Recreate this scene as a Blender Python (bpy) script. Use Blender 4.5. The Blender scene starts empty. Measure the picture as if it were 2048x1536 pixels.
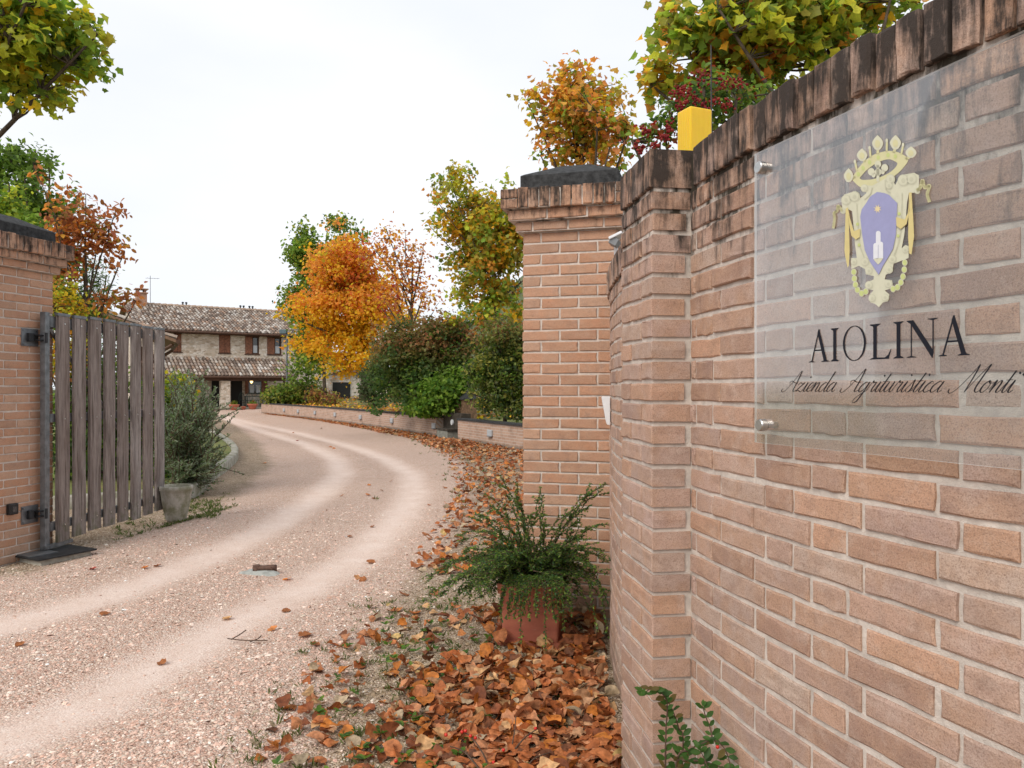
import bpy, math, random
import numpy as np
from math import radians, sin, cos, tan, pi
from mathutils import Vector, Matrix
random.seed(7)
RNG = np.random.default_rng(11)
S = bpy.context.scene
COL = S.collection

# ------------------------------------------------------------------ camera
F, CX, CY, H = 1540.0, 1024.0, 778.0, 1.5      # focal length (px of a 2048 wide frame), principal point, eye height
cam_d = bpy.data.cameras.new('camera')
cam = bpy.data.objects.new('camera', cam_d)
COL.objects.link(cam)
cam_d.sensor_width = 36.0
cam_d.lens = F / 2048 * 36
cam_d.shift_y = 10 / 2048
cam_d.clip_start = 0.05
cam_d.clip_end = 3000
cam.location = (0, 0, H)
cam.rotation_euler = (pi / 2, 0, 0)
S.camera = cam

# ------------------------------------------------------------------ light: overcast sky, one very soft sun
SUN_EL, SUN_AZ = radians(42), radians(-145)     # azimuth from +Y towards +X
world = bpy.data.worlds.new('World')
S.world = world
world.use_nodes = True
nt = world.node_tree
nt.nodes.clear()
wo = nt.nodes.new('ShaderNodeOutputWorld')
bg = nt.nodes.new('ShaderNodeBackground')
sky = nt.nodes.new('ShaderNodeTexSky')
sky.sky_type = 'NISHITA'
sky.sun_disc = False
sky.sun_elevation = SUN_EL
sky.sun_rotation = SUN_AZ
mul = nt.nodes.new('ShaderNodeMix'); mul.data_type = 'RGBA'; mul.blend_type = 'MULTIPLY'
mul.inputs[0].default_value = 1.0
mul.inputs[7].default_value = (.1, .1, .1, 1)
nt.links.new(sky.outputs[0], mul.inputs[6])
tc = nt.nodes.new('ShaderNodeTexCoord')
mp = nt.nodes.new('ShaderNodeMapping'); mp.inputs['Scale'].default_value = (1, 1, 2.6)
nz = nt.nodes.new('ShaderNodeTexNoise'); nz.inputs['Scale'].default_value = 1.6; nz.inputs['Detail'].default_value = 5
nz.inputs['Roughness'].default_value = .45
nt.links.new(tc.outputs['Generated'], mp.inputs[0]); nt.links.new(mp.outputs[0], nz.inputs[0])
cr = nt.nodes.new('ShaderNodeValToRGB')
cr.color_ramp.elements[0].position = .3; cr.color_ramp.elements[0].color = (.55, .59, .66, 1)
cr.color_ramp.elements[1].position = .62; cr.color_ramp.elements[1].color = (.695, .70, .72, 1)
nt.links.new(nz.outputs[0], cr.inputs[0])
mx = nt.nodes.new('ShaderNodeMix'); mx.data_type = 'RGBA'; mx.inputs[0].default_value = .93
nt.links.new(mul.outputs[2], mx.inputs[6]); nt.links.new(cr.outputs[0], mx.inputs[7])
nt.links.new(mx.outputs[2], bg.inputs[0])
bg.inputs[1].default_value = 1.0
nt.links.new(bg.outputs[0], wo.inputs[0])
sun_d = bpy.data.lights.new('sun', 'SUN')
sun_d.energy = 1.5
sun_d.angle = radians(32)
sun_d.color = (1, .93, .83)
sun = bpy.data.objects.new('sun', sun_d)
COL.objects.link(sun)
sd = Vector((sin(SUN_AZ) * cos(SUN_EL), cos(SUN_AZ) * cos(SUN_EL), sin(SUN_EL)))
sun.rotation_euler = sd.to_track_quat('Z', 'Y').to_euler()
vs = S.view_settings
vs.view_transform = 'Standard'
vs.look = 'None'
vs.exposure = 0.62
vs.gamma = 1.0
vs.use_curve_mapping = False
S.cycles.max_bounces = 6
S.cycles.use_adaptive_sampling = True
S.cycles.adaptive_threshold = .02
S.cycles.transparent_max_bounces = 12
S.cycles.use_denoising = True


# ------------------------------------------------------------------ measuring helpers
def P(x, y, d):
    return np.array(((x - CX) / F * d, d, H - (y - CY) / F * d))


def G(x, y, z=0.0):
    d = F * (H - z) / (y - CY)
    return np.array(((x - CX) / F * d, d, z))


def sstep(a, b, v):
    t = np.clip((v - a) / (b - a), 0, 1)
    return t * t * (3 - 2 * t)


def pdist(px, py, line):
    """distance of points to a polyline"""
    best = np.full(px.shape, 1e9)
    for (ax, ay), (bx, by) in zip(line[:-1], line[1:]):
        dx, dy = bx - ax, by - ay
        L = dx * dx + dy * dy + 1e-12
        t = np.clip(((px - ax) * dx + (py - ay) * dy) / L, 0, 1)
        best = np.minimum(best, np.hypot(px - ax - t * dx, py - ay - t * dy))
    return best


def inside(px, py, poly):
    c = np.zeros(px.shape, bool)
    n = len(poly)
    for i in range(n):
        ax, ay = poly[i]
        bx, by = poly[(i + 1) % n]
        if ay == by:
            continue
        hit = ((ay > py) != (by > py)) & (px < (bx - ax) * (py - ay) / (by - ay) + ax)
        c ^= hit
    return c


# ------------------------------------------------------------------ material helpers
def new_mat(name):
    m = bpy.data.materials.new(name)
    m.use_nodes = True
    t = m.node_tree
    b = t.nodes['Principled BSDF']
    return m, t, b


def nd(t, kind, **kw):
    n = t.nodes.new(kind)
    for k, v in kw.items():
        if k.startswith('i_'):
            key = k[2:]
            n.inputs[int(key) if key.isdigit() else key.replace('_', ' ')].default_value = v
        else:
            setattr(n, k, v)
    return n


def ramp(t, src, stops):
    r = t.nodes.new('ShaderNodeValToRGB')
    e = r.color_ramp.elements
    while len(e) < len(stops):
        e.new(.5)
    for i, (p, c) in enumerate(stops):
        e[i].position = p
        e[i].color = (*c, 1) if len(c) == 3 else c
    t.links.new(src, r.inputs[0])
    return r.outputs[0]


def mixc(t, fac, a, b, blend='MIX'):
    m = t.nodes.new('ShaderNodeMix')
    m.data_type = 'RGBA'
    m.blend_type = blend
    for i, v in ((0, fac), (6, a), (7, b)):
        if isinstance(v, (int, float)):
            m.inputs[i].default_value = v
        elif isinstance(v, tuple):
            m.inputs[i].default_value = (*v, 1)
        else:
            t.links.new(v, m.inputs[i])
    return m.outputs[2]


def mth(t, op, a, b=None, clamp=False):
    m = t.nodes.new('ShaderNodeMath')
    m.operation = op
    m.use_clamp = clamp
    for i, v in ((0, a), (1, b)):
        if v is None:
            continue
        if isinstance(v, (int, float)):
            m.inputs[i].default_value = v
        else:
            t.links.new(v, m.inputs[i])
    return m.outputs[0]


def noise(t, scale, detail=4, rough=.55, vec=None, dist=0):
    n = nd(t, 'ShaderNodeTexNoise')
    n.inputs['Scale'].default_value = scale
    n.inputs['Detail'].default_value = detail
    n.inputs['Roughness'].default_value = rough
    n.inputs['Distortion'].default_value = dist
    if vec is None:
        vec = t.nodes.new('ShaderNodeNewGeometry').outputs['Position']
    t.links.new(vec, n.inputs['Vector'])
    return n.outputs[0]


def mapv(t, scale, loc=(0, 0, 0)):
    g = t.nodes.new('ShaderNodeNewGeometry')
    m = t.nodes.new('ShaderNodeMapping')
    m.inputs['Scale'].default_value = scale
    m.inputs['Location'].default_value = loc
    t.links.new(g.outputs['Position'], m.inputs[0])
    return m.outputs[0]


def bump(t, b, height, strength=.5, dist=.01):
    n = t.nodes.new('ShaderNodeBump')
    n.inputs['Strength'].default_value = strength
    n.inputs['Distance'].default_value = dist
    t.links.new(height, n.inputs['Height'])
    t.links.new(n.outputs[0], b.inputs['Normal'])


def plain(name, col, rough=.6, metal=0.0, var=.25, scale=30, bstr=.2, bdist=.004, spec=.4):
    m, t, b = new_mat(name)
    n = noise(t, scale)
    lo = tuple(c * (1 - var) for c in col)
    hi = tuple(min(1, c * (1 + var)) for c in col)
    t.links.new(ramp(t, n, [(.3, lo), (.7, hi)]), b.inputs['Base Color'])
    b.inputs['Roughness'].default_value = rough
    b.inputs['Metallic'].default_value = metal
    b.inputs['Specular IOR Level'].default_value = spec
    if bstr:
        bump(t, b, noise(t, scale * 4), bstr, bdist)
    return m


def piece_random(t):
    g = t.nodes.new('ShaderNodeNewGeometry')
    o = t.nodes.new('ShaderNodeObjectInfo')
    return mth(t, 'FRACT', mth(t, 'ADD', g.outputs['Random Per Island'], o.outputs['Random']))


def brick_mat(name, palette, stain_z0, stain_z1, stain=1.0, pale=.35):
    m, t, b = new_mat(name)
    r = piece_random(t)
    k = len(palette)
    base = ramp(t, r, [(i / (k - 1), c) for i, c in enumerate(palette)])
    base = mixc(t, mth(t, 'MULTIPLY', ramp(t, noise(t, 9, 5, .6), [(.40, (0, 0, 0)), (.66, (1, 1, 1))]), .7), base, (.45, .28, .185))
    base = mixc(t, mth(t, 'MULTIPLY', ramp(t, noise(t, 13, 6, .7, mapv(t, (1, 1, 1.4), (9, 2, 5))), [(.52, (0, 0, 0)), (.72, (1, 1, 1))]), .6), base, (.26, .165, .125))
    base = mixc(t, mth(t, 'MULTIPLY', ramp(t, noise(t, 17, 6, .65, mapv(t, (1, 1, 1), (3, 7, 1))), [(.5, (0, 0, 0)), (.75, (1, 1, 1))]), pale), base, (.55, .43, .36))
    base = mixc(t, ramp(t, noise(t, 260, 3, .7), [(.30, (.7, .7, .7)), (.52, (0, 0, 0))]), base, (.17, .10, .07))
    base = mixc(t, ramp(t, noise(t, 330, 3, .7, mapv(t, (1, 1, 1), (2, 2, 8))), [(.56, (0, 0, 0)), (.75, (.55, .55, .55))]), base, (.60, .47, .39))
    # black weather stains that run down from the top of the masonry
    pos = t.nodes.new('ShaderNodeNewGeometry')
    sx = t.nodes.new('ShaderNodeSeparateXYZ')
    t.links.new(pos.outputs['Position'], sx.inputs[0])
    mr = nd(t, 'ShaderNodeMapRange')
    mr.inputs['From Min'].default_value = stain_z0
    mr.inputs['From Max'].default_value = stain_z1
    t.links.new(sx.outputs[2], mr.inputs['Value'])
    streak = noise(t, 14, 5, .7, mapv(t, (1.6, 1.6, .22)))
    blot = noise(t, 16, 4, .6)
    v = mth(t, 'ADD', mr.outputs[0], mth(t, 'MULTIPLY', mth(t, 'SUBTRACT', mth(t, 'ADD', mth(t, 'MULTIPLY', streak, .7), mth(t, 'MULTIPLY', blot, .3)), .5), 3.4))
    sf = ramp(t, v, [(.42, (0, 0, 0)), (.95, (1, 1, 1))])
    sf = mth(t, 'MULTIPLY', sf, mth(t, 'MULTIPLY', ramp(t, mr.outputs[0], [(0, (0, 0, 0)), (.35, (1, 1, 1))]), stain))
    base = mixc(t, sf, base, (.028, .023, .02))
    mr2 = nd(t, 'ShaderNodeMapRange')
    mr2.inputs['From Min'].default_value = .34
    mr2.inputs['From Max'].default_value = .0
    t.links.new(sx.outputs[2], mr2.inputs['Value'])
    base = mixc(t, mth(t, 'MULTIPLY', mr2.outputs[0], ramp(t, noise(t, 7, 6, .7), [(.35, (0, 0, 0)), (.7, (.8, .8, .8))])), base, (.16, .135, .10))
    t.links.new(base, b.inputs['Base Color'])
    b.inputs['Roughness'].default_value = .85
    b.inputs['Specular IOR Level'].default_value = .25
    hgt = mth(t, 'ADD', mth(t, 'MULTIPLY', noise(t, 45, 5, .6), .6), mth(t, 'MULTIPLY', noise(t, 300, 3, .6), .3))
    bump(t, b, hgt, .8, .007)
    return m


PAL_WALL = [(0.332, 0.209, 0.155), (0.492, 0.342, 0.273), (0.428, 0.262, 0.177), (0.503, 0.358, 0.305), (0.310, 0.203, 0.161), (0.535, 0.316, 0.209), (0.460, 0.321, 0.262), (0.396, 0.284, 0.235), (0.503, 0.385, 0.310)]
PAL_PIER = [(.40, .22, .14), (.51, .285, .18), (.46, .235, .135), (.53, .335, .23), (.38, .23, .155), (.52, .265, .155)]
M_BRICK = brick_mat('brick_wall', PAL_WALL, 1.66, 2.34, .95, .55)
M_BRICKP = brick_mat('brick_pier', PAL_PIER, 2.45, 2.86, .95, .25)


def mortar_mat(name, z0, z1, col=(.60, .535, .475)):
    m, t, b = new_mat(name)
    base = ramp(t, noise(t, 22, 6, .65), [(.3, tuple(c * .78 for c in col)), (.7, tuple(min(1, c * 1.15) for c in col))])
    pos = t.nodes.new('ShaderNodeNewGeometry')
    sx = t.nodes.new('ShaderNodeSeparateXYZ')
    t.links.new(pos.outputs['Position'], sx.inputs[0])
    mr = nd(t, 'ShaderNodeMapRange')
    mr.inputs['From Min'].default_value = z0
    mr.inputs['From Max'].default_value = z1
    t.links.new(sx.outputs[2], mr.inputs['Value'])
    v = mth(t, 'ADD', mr.outputs[0], mth(t, 'MULTIPLY', mth(t, 'SUBTRACT', noise(t, 16, 5, .65, mapv(t, (1, 1, .35))), .5), 2.6))
    sf = mth(t, 'MULTIPLY', ramp(t, v, [(.4, (0, 0, 0)), (.9, (1, 1, 1))]), ramp(t, mr.outputs[0], [(0, (0, 0, 0)), (.3, (1, 1, 1))]))
    base = mixc(t, sf, base, (.05, .043, .032))
    t.links.new(base, b.inputs['Base Color'])
    b.inputs['Roughness'].default_value = .95
    b.inputs['Specular IOR Level'].default_value = .15
    bump(t, b, mth(t, 'ADD', noise(t, 60, 5, .65), mth(t, 'MULTIPLY', noise(t, 400, 2), .4)), .8, .006)
    return m


M_MORTAR = mortar_mat('mortar', 1.75, 2.3)
M_MORTARP = mortar_mat('mortar_pier', 2.4, 2.9)


def leaf_mat(name, trans=.6, rough=.5, spec=.3, lo=.8, hi=1.12):
    m, t, b = new_mat(name)
    a = nd(t, 'ShaderNodeAttribute', attribute_name='col')
    n = noise(t, 40, 3)
    c = mixc(t, 1.0, a.outputs['Color'], ramp(t, n, [(.3, (lo, lo, lo)), (.7, (hi, hi, hi))]), 'MULTIPLY')
    t.links.new(c, b.inputs['Base Color'])
    b.inputs['Roughness'].default_value = rough
    b.inputs['Specular IOR Level'].default_value = spec
    tr = t.nodes.new('ShaderNodeBsdfTranslucent')
    t.links.new(c, tr.inputs[0])
    ms = t.nodes.new('ShaderNodeMixShader')
    ms.inputs[0].default_value = trans
    out = t.nodes['Material Output']
    t.links.new(b.outputs[0], ms.inputs[1])
    t.links.new(tr.outputs[0], ms.inputs[2])
    t.links.new(ms.outputs[0], out.inputs[0])
    return m


M_LEAF = leaf_mat('leaves')
M_DRY = leaf_mat('dry_leaves', .18, .6, .25, .55, 1.35)
M_BARK = plain('bark', (.085, .068, .05), .9, var=.45, scale=14, bstr=.8, bdist=.02, spec=.15)
M_TWIG = plain('twig', (.09, .055, .035), .8, var=.35, scale=60)
M_STEEL = plain('galvanised_steel', (.17, .18, .19), .45, .75, var=.3, scale=18, bstr=.1)
M_STEELD = plain('dark_steel', (.035, .037, .04), .5, .6, var=.3, scale=20, bstr=.1)
M_BOLT = plain('bolt_steel', (.6, .6, .58), .3, .9, var=.1, bstr=0)
M_STAINLESS = plain('brushed_stainless', (.55, .54, .52), .28, 1.0, var=.12, scale=90, bstr=.05)
M_STONE = plain('dark_cap_stone', (.045, .046, .047), .9, var=.5, scale=26, bstr=.7, bdist=.006, spec=.2)
M_CONC = plain('concrete', (.34, .32, .27), .95, var=.3, scale=16, bstr=.6, bdist=.006, spec=.2)
M_BLACK = plain('black_plastic', (.012, .012, .013), .4, var=.2, bstr=0)
M_WHITE = plain('white_plastic', (.72, .74, .76), .4, var=.05, bstr=0)
M_YELLOW = plain('yellow_plastic', (.78, .50, .004), .35, var=.05, scale=8, bstr=0)
def ribbed():
    m, t, b = new_mat('ribbed_yellow_lens')
    w = nd(t, 'ShaderNodeTexWave')
    w.inputs['Scale'].default_value = 60
    w.inputs['Distortion'].default_value = .3
    t.links.new(mapv(t, (1, 1, 0)), w.inputs['Vector'])
    t.links.new(ramp(t, noise(t, 14, 5, .7, mapv(t, (1, 1, .4))), [(.3, (.74, .46, .004)), (.7, (.84, .55, .006))]), b.inputs['Base Color'])
    b.inputs['Roughness'].default_value = .3
    b.inputs['Subsurface Weight'].default_value = .2
    bump(t, b, w.outputs[1], .25, .003)
    return m


M_YELLOW = ribbed()
M_GREYP = plain('grey_plastic', (.2, .21, .22), .5, var=.1, bstr=0)
M_LGREY = plain('light_grey_metal', (.40, .42, .44), .5, var=.1, bstr=0)
M_RUST = plain('rusty_iron', (.13, .075, .055), .8, .3, var=.4, scale=40, bstr=.6)
M_DARK = plain('dark_interior', (.02, .018, .016), .8, var=.3, bstr=0)
M_GREENM = plain('green_paint_metal', (.03, .055, .045), .5, var=.2, bstr=0)
M_SHUT = plain('brown_shutter_wood', (.22, .09, .05), .7, var=.4, scale=9, bstr=.3)
M_GLASS = plain('window_glass', (.03, .035, .04), .08, var=.1, bstr=0, spec=.8)
M_CURT = plain('white_curtain', (.62, .65, .68), .9, var=.1, bstr=0)
M_FRAMEW = plain('brown_timber', (.09, .045, .028), .7, var=.3, scale=9, bstr=.3)
M_LAMPGL = None


def wood_mat():
    m, t, b = new_mat('weathered_board')
    v = mapv(t, (26, 26, 1.1))
    n1 = noise(t, 1.0, 6, .7, v)
    n2 = noise(t, 3.2, 5, .7, v)
    n3 = noise(t, 2.0, 4, .6, mapv(t, (3, 3, .9)))
    o = t.nodes.new('ShaderNodeObjectInfo')
    c = ramp(t, n1, [(.25, (.06, .045, .038)), (.5, (.22, .18, .16)), (.75, (.40, .36, .335))])
    c = mixc(t, ramp(t, n3, [(.35, (0, 0, 0)), (.7, (.75, .75, .75))]), c, (.44, .40, .375))
    c = mixc(t, mth(t, 'MULTIPLY', o.outputs['Random'], .45), c, (.13, .08, .058))
    c = mixc(t, ramp(t, noise(t, 1.0, 7, .8, mapv(t, (60, 60, 2.2))), [(.5, (0, 0, 0)), (.68, (.9, .9, .9))]), c, (.05, .036, .03))
    c = mixc(t, ramp(t, n2, [(.3, (.85, .85, .85)), (.5, (0, 0, 0))]), c, (.03, .02, .015))
    pos = t.nodes.new('ShaderNodeNewGeometry')
    sx = t.nodes.new('ShaderNodeSeparateXYZ')
    t.links.new(pos.outputs['Position'], sx.inputs[0])
    mr = nd(t, 'ShaderNodeMapRange')
    mr.inputs['From Min'].default_value = .42
    mr.inputs['From Max'].default_value = .1
    t.links.new(sx.outputs[2], mr.inputs['Value'])
    ms = mth(t, 'MULTIPLY', mr.outputs[0], ramp(t, noise(t, 14, 4), [(.45, (0, 0, 0)), (.65, (.6, .6, .6))]))
    c = mixc(t, ms, c, (.07, .085, .02))
    t.links.new(c, b.inputs['Base Color'])
    b.inputs['Roughness'].default_value = .85
    b.inputs['Specular IOR Level'].default_value = .2
    bump(t, b, mth(t, 'ADD', n2, mth(t, 'MULTIPLY', n1, .6)), .7, .006)
    return m


M_WOOD = wood_mat()


def ground_mat():
    m, t, b = new_mat('gravel_ground')
    a = nd(t, 'ShaderNodeAttribute', attribute_name='mask')
    sp = t.nodes.new('ShaderNodeSeparateColor')
    t.links.new(a.outputs['Color'], sp.inputs[0])
    track, verge, grass = sp.outputs[0], sp.outputs[1], sp.outputs[2]
    pos = t.nodes.new('ShaderNodeNewGeometry').outputs['Position']

    def vor(scale):
        v = nd(t, 'ShaderNodeTexVoronoi')
        v.inputs['Scale'].default_value = scale
        t.links.new(pos, v.inputs['Vector'])
        return v
    v1, v2 = vor(95), vor(38)
    h1 = t.nodes.new('ShaderNodeSeparateColor')
    t.links.new(v1.outputs['Color'], h1.inputs[0])
    stone = ramp(t, h1.outputs[0], [(0, (.46, .305, .24)), (.25, (.66, .465, .375)), (.5, (.75, .545, .445)), (.72, (.62, .485, .39)), (.86, (.78, .635, .54)), (1, (.80, .73, .66))])
    edge = ramp(t, v1.outputs['Distance'], [(.3, (1, 1, 1)), (.7, (.68, .63, .59))])
    stone = mixc(t, 1.0, stone, edge, 'MULTIPLY')
    brown = ramp(t, h1.outputs[1], [(0, (.20, .135, .085)), (.4, (.42, .31, .215)), (.7, (.54, .43, .325)), (1, (.66, .57, .47))])
    brown = mixc(t, 1.0, brown, edge, 'MULTIPLY')
    vn = mth(t, 'ADD', verge, mth(t, 'MULTIPLY', mth(t, 'SUBTRACT', noise(t, 2.2, 5, .65), .5), 1.1))
    c = mixc(t, ramp(t, vn, [(.3, (0, 0, 0)), (.75, (1, 1, 1))]), stone, brown)
    moss = mth(t, 'MULTIPLY', ramp(t, noise(t, 5, 5, .7), [(.5, (0, 0, 0)), (.66, (.8, .8, .8))]), ramp(t, vn, [(.45, (0, 0, 0)), (.85, (1, 1, 1))]))
    c = mixc(t, mth(t, 'MULTIPLY', moss, .7), c, (.13, .115, .045))
    # sparse dark patches of damp and organic matter in the loose gravel
    c = mixc(t, mth(t, 'MULTIPLY', ramp(t, noise(t, 1.3, 6, .7), [(.56, (0, 0, 0)), (.75, (.45, .45, .45))]), mth(t, 'SUBTRACT', 1.0, track)), c, (.30, .21, .145))
    tn = mth(t, 'ADD', track, mth(t, 'MULTIPLY', mth(t, 'SUBTRACT', noise(t, 4, 9, .8), .5), 1.5))
    dust = ramp(t, noise(t, 3, 6, .65), [(.3, (.64, .50, .42)), (.7, (.74, .62, .55))])
    dust = mixc(t, mth(t, 'MULTIPLY', ramp(t, h1.outputs[2], [(.8, (0, 0, 0)), (.9, (1, 1, 1))]), .4), dust, stone)
    c = mixc(t, ramp(t, tn, [(.2, (0, 0, 0)), (1.15, (.8, .8, .8))]), c, dust)
    gn = mth(t, 'ADD', grass, mth(t, 'MULTIPLY', mth(t, 'SUBTRACT', noise(t, 1.5, 5, .6), .5), .5))
    gcol = ramp(t, noise(t, 9, 5), [(.3, (.045, .065, .018)), (.7, (.13, .14, .04))])
    c = mixc(t, ramp(t, gn, [(.4, (0, 0, 0)), (.6, (1, 1, 1))]), c, gcol)
    t.links.new(c, b.inputs['Base Color'])
    b.inputs['Roughness'].default_value = .95
    b.inputs['Specular IOR Level'].default_value = .15
    hh = mth(t, 'MULTIPLY', mth(t, 'SUBTRACT', 1.0, v1.outputs['Distance']), mth(t, 'SUBTRACT', 1.05, mth(t, 'MULTIPLY', track, .9)))
    bump(t, b, mth(t, 'ADD', hh, mth(t, 'MULTIPLY', noise(t, 150, 3), .3)), .9, .012)
    return m


M_GROUND = ground_mat()


def attr_mat(name, rough=.85, spec=.2, sc=120, bs=.3, lo=.75, hi=1.15):
    m, t, b = new_mat(name)
    a = nd(t, 'ShaderNodeAttribute', attribute_name='col')
    c = mixc(t, 1.0, a.outputs['Color'], ramp(t, noise(t, sc, 3), [(.3, (lo, lo, lo)), (.7, (hi, hi, hi))]), 'MULTIPLY')
    t.links.new(c, b.inputs['Base Color'])
    b.inputs['Roughness'].default_value = rough
    b.inputs['Specular IOR Level'].default_value = spec
    if bs:
        bump(t, b, noise(t, sc * 2, 3), bs, .003)
    return m


M_PEB = attr_mat('gravel_stones')
M_TILE = attr_mat('clay_roof_tiles', sc=14, bs=.5)
M_PRINT = attr_mat('printed_artwork', .6, .2, 60, 0, .95, 1.03)


def bank_mat():
    m, t, b = new_mat('lawn_and_soil')
    c = ramp(t, noise(t, 1.3, 6, .7), [(.3, (.12, .13, .035)), (.5, (.17, .19, .045)), (.7, (.27, .19, .07))])
    c = mixc(t, ramp(t, noise(t, 12, 5, .7), [(.4, (0, 0, 0)), (.7, (.7, .7, .7))]), c, (.09, .11, .025))
    t.links.new(c, b.inputs['Base Color'])
    b.inputs['Roughness'].default_value = .95
    bump(t, b, noise(t, 30, 5, .7), .8, .03)
    return m


M_BANK = bank_mat()


def stone_wall_mat():
    m, t, b = new_mat('rubble_stone_wall')
    v = mapv(t, (4.6, 4.6, 8))
    vo = nd(t, 'ShaderNodeTexVoronoi')
    vo.inputs['Scale'].default_value = 1.0
    t.links.new(v, vo.inputs['Vector'])
    ve = nd(t, 'ShaderNodeTexVoronoi', feature='DISTANCE_TO_EDGE')
    ve.inputs['Scale'].default_value = 1.0
    t.links.new(v, ve.inputs['Vector'])
    sp = t.nodes.new('ShaderNodeSeparateColor')
    t.links.new(vo.outputs['Color'], sp.inputs[0])
    c = ramp(t, sp.outputs[0], [(0, (.38, .29, .21)), (.3, (.60, .49, .38)), (.6, (.70, .60, .50)), (1, (.76, .69, .61))])
    c = mixc(t, ramp(t, ve.outputs['Distance'], [(.02, (.8, .8, .8)), (.10, (0, 0, 0))]), c, (.50, .44, .36))
    c = mixc(t, ramp(t, noise(t, .9, 5), [(.45, (0, 0, 0)), (.8, (.5, .5, .5))]), c, (.42, .33, .24))
    t.links.new(c, b.inputs['Base Color'])
    b.inputs['Roughness'].default_value = .95
    bump(t, b, ve.outputs['Distance'], .8, .03)
    return m


M_RUBBLE = stone_wall_mat()


def far_brick_mat():
    """bricks of the low garden wall, too far away to be built one by one"""
    m, t, b = new_mat('low_wall_bricks')
    tcn = t.nodes.new('ShaderNodeUVMap')
    br = nd(t, 'ShaderNodeTexBrick')
    br.inputs['Scale'].default_value = 1.0
    br.inputs['Brick Width'].default_value = .25
    br.inputs['Row Height'].default_value = .072
    br.inputs['Mortar Size'].default_value = .007
    br.inputs['Color1'].default_value = (.38, .235, .165, 1)
    br.inputs['Color2'].default_value = (.48, .32, .235, 1)
    br.inputs['Mortar'].default_value = (.50, .43, .37, 1)
    t.links.new(tcn.outputs[0], br.inputs['Vector'])
    c = mixc(t, ramp(t, noise(t, 2.5, 5, .65), [(.5, (0, 0, 0)), (.78, (.55, .55, .55))]), br.outputs['Color'], (.14, .10, .075))
    su = t.nodes.new('ShaderNodeSeparateXYZ')
    t.links.new(tcn.outputs[0], su.inputs[0])
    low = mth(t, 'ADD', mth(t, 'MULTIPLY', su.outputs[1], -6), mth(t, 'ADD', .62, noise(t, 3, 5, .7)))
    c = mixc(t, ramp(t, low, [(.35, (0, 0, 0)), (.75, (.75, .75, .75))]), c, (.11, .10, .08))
    t.links.new(c, b.inputs['Base Color'])
    b.inputs['Roughness'].default_value = .9
    bump(t, b, br.outputs['Fac'], -.6, .008)
    return m


M_FARBR = far_brick_mat()


def terracotta():
    m, t, b = new_mat('terracotta')
    c = ramp(t, noise(t, 5, 5, .6, mapv(t, (1, 1, 3))), [(.3, (.36, .10, .06)), (.7, (.50, .165, .095))])
    c = mixc(t, ramp(t, noise(t, 12, 5, .7, mapv(t, (1, 1, 5))), [(.6, (0, 0, 0)), (.75, (.5, .5, .5))]), c, (.46, .26, .2))
    t.links.new(c, b.inputs['Base Color'])
    b.inputs['Roughness'].default_value = .75
    bump(t, b, noise(t, 90, 4), .3, .004)
    return m


M_TERRA = terracotta()


def mossy_concrete():
    m, t, b = new_mat('mossy_concrete')
    c = ramp(t, noise(t, 18, 5, .65, mapv(t, (1, 1, .35))), [(.3, (.29, .27, .225)), (.7, (.45, .42, .37))])
    c = mixc(t, ramp(t, noise(t, 5, 5, .7), [(.42, (0, 0, 0)), (.62, (.75, .75, .75))]), c, (.13, .13, .055))
    t.links.new(c, b.inputs['Base Color'])
    b.inputs['Roughness'].default_value = .95
    bump(t, b, noise(t, 60, 5), .6, .006)
    return m


M_MOSSC = mossy_concrete()


def acrylic():
    m, t, b = new_mat('clear_acrylic')
    out = t.nodes['Material Output']
    tr = nd(t, 'ShaderNodeBsdfTransparent')
    tr.inputs[0].default_value = (.95, .965, .965, 1)
    df = nd(t, 'ShaderNodeBsdfDiffuse')
    df.inputs[0].default_value = (.66, .68, .70, 1)
    gl = nd(t, 'ShaderNodeBsdfGlossy')
    gl.inputs['Roughness'].default_value = .10
    m1 = t.nodes.new('ShaderNodeMixShader')
    t.links.new(mth(t, 'ADD', .03, mth(t, 'MULTIPLY', noise(t, 9, 5, .7, mapv(t, (1, 1, .4))), .07)), m1.inputs[0])  # white diffuse share paints the milky sky reflection into the panel
    t.links.new(tr.outputs[0], m1.inputs[1]); t.links.new(df.outputs[0], m1.inputs[2])
    fr = nd(t, 'ShaderNodeFresnel')
    fr.inputs[0].default_value = 1.4
    m2 = t.nodes.new('ShaderNodeMixShader')
    t.links.new(mth(t, 'MULTIPLY', fr.outputs[0], .2), m2.inputs[0])
    t.links.new(m1.outputs[0], m2.inputs[1]); t.links.new(gl.outputs[0], m2.inputs[2])
    t.links.new(m2.outputs[0], out.inputs[0])
    return m


M_ACR = acrylic()


def acrylic_edge():
    m, t, b = new_mat('polished_acrylic_edge')
    out = t.nodes['Material Output']
    tr_ = nd(t, 'ShaderNodeBsdfTransparent')
    df = nd(t, 'ShaderNodeBsdfDiffuse')
    df.inputs[0].default_value = (.75, .78, .78, 1)
    ms = t.nodes.new('ShaderNodeMixShader')
    ms.inputs[0].default_value = .5
    t.links.new(tr_.outputs[0], ms.inputs[1]); t.links.new(df.outputs[0], ms.inputs[2])
    t.links.new(ms.outputs[0], out.inputs[0])
    return m


M_ACRE = acrylic_edge()


def lamp_mat():
    m, t, b = new_mat('lit_bulb')
    b.inputs['Emission Color'].default_value = (1, .62, .22, 1)
    b.inputs['Emission Strength'].default_value = 3.0
    b.inputs['Base Color'].default_value = (.8, .6, .3, 1)
    return m


M_BULB = lamp_mat()
M_CHIM = plain('chimney_brick', (.38, .22, .15), .95, var=.3, scale=7, bstr=.5)


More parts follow.
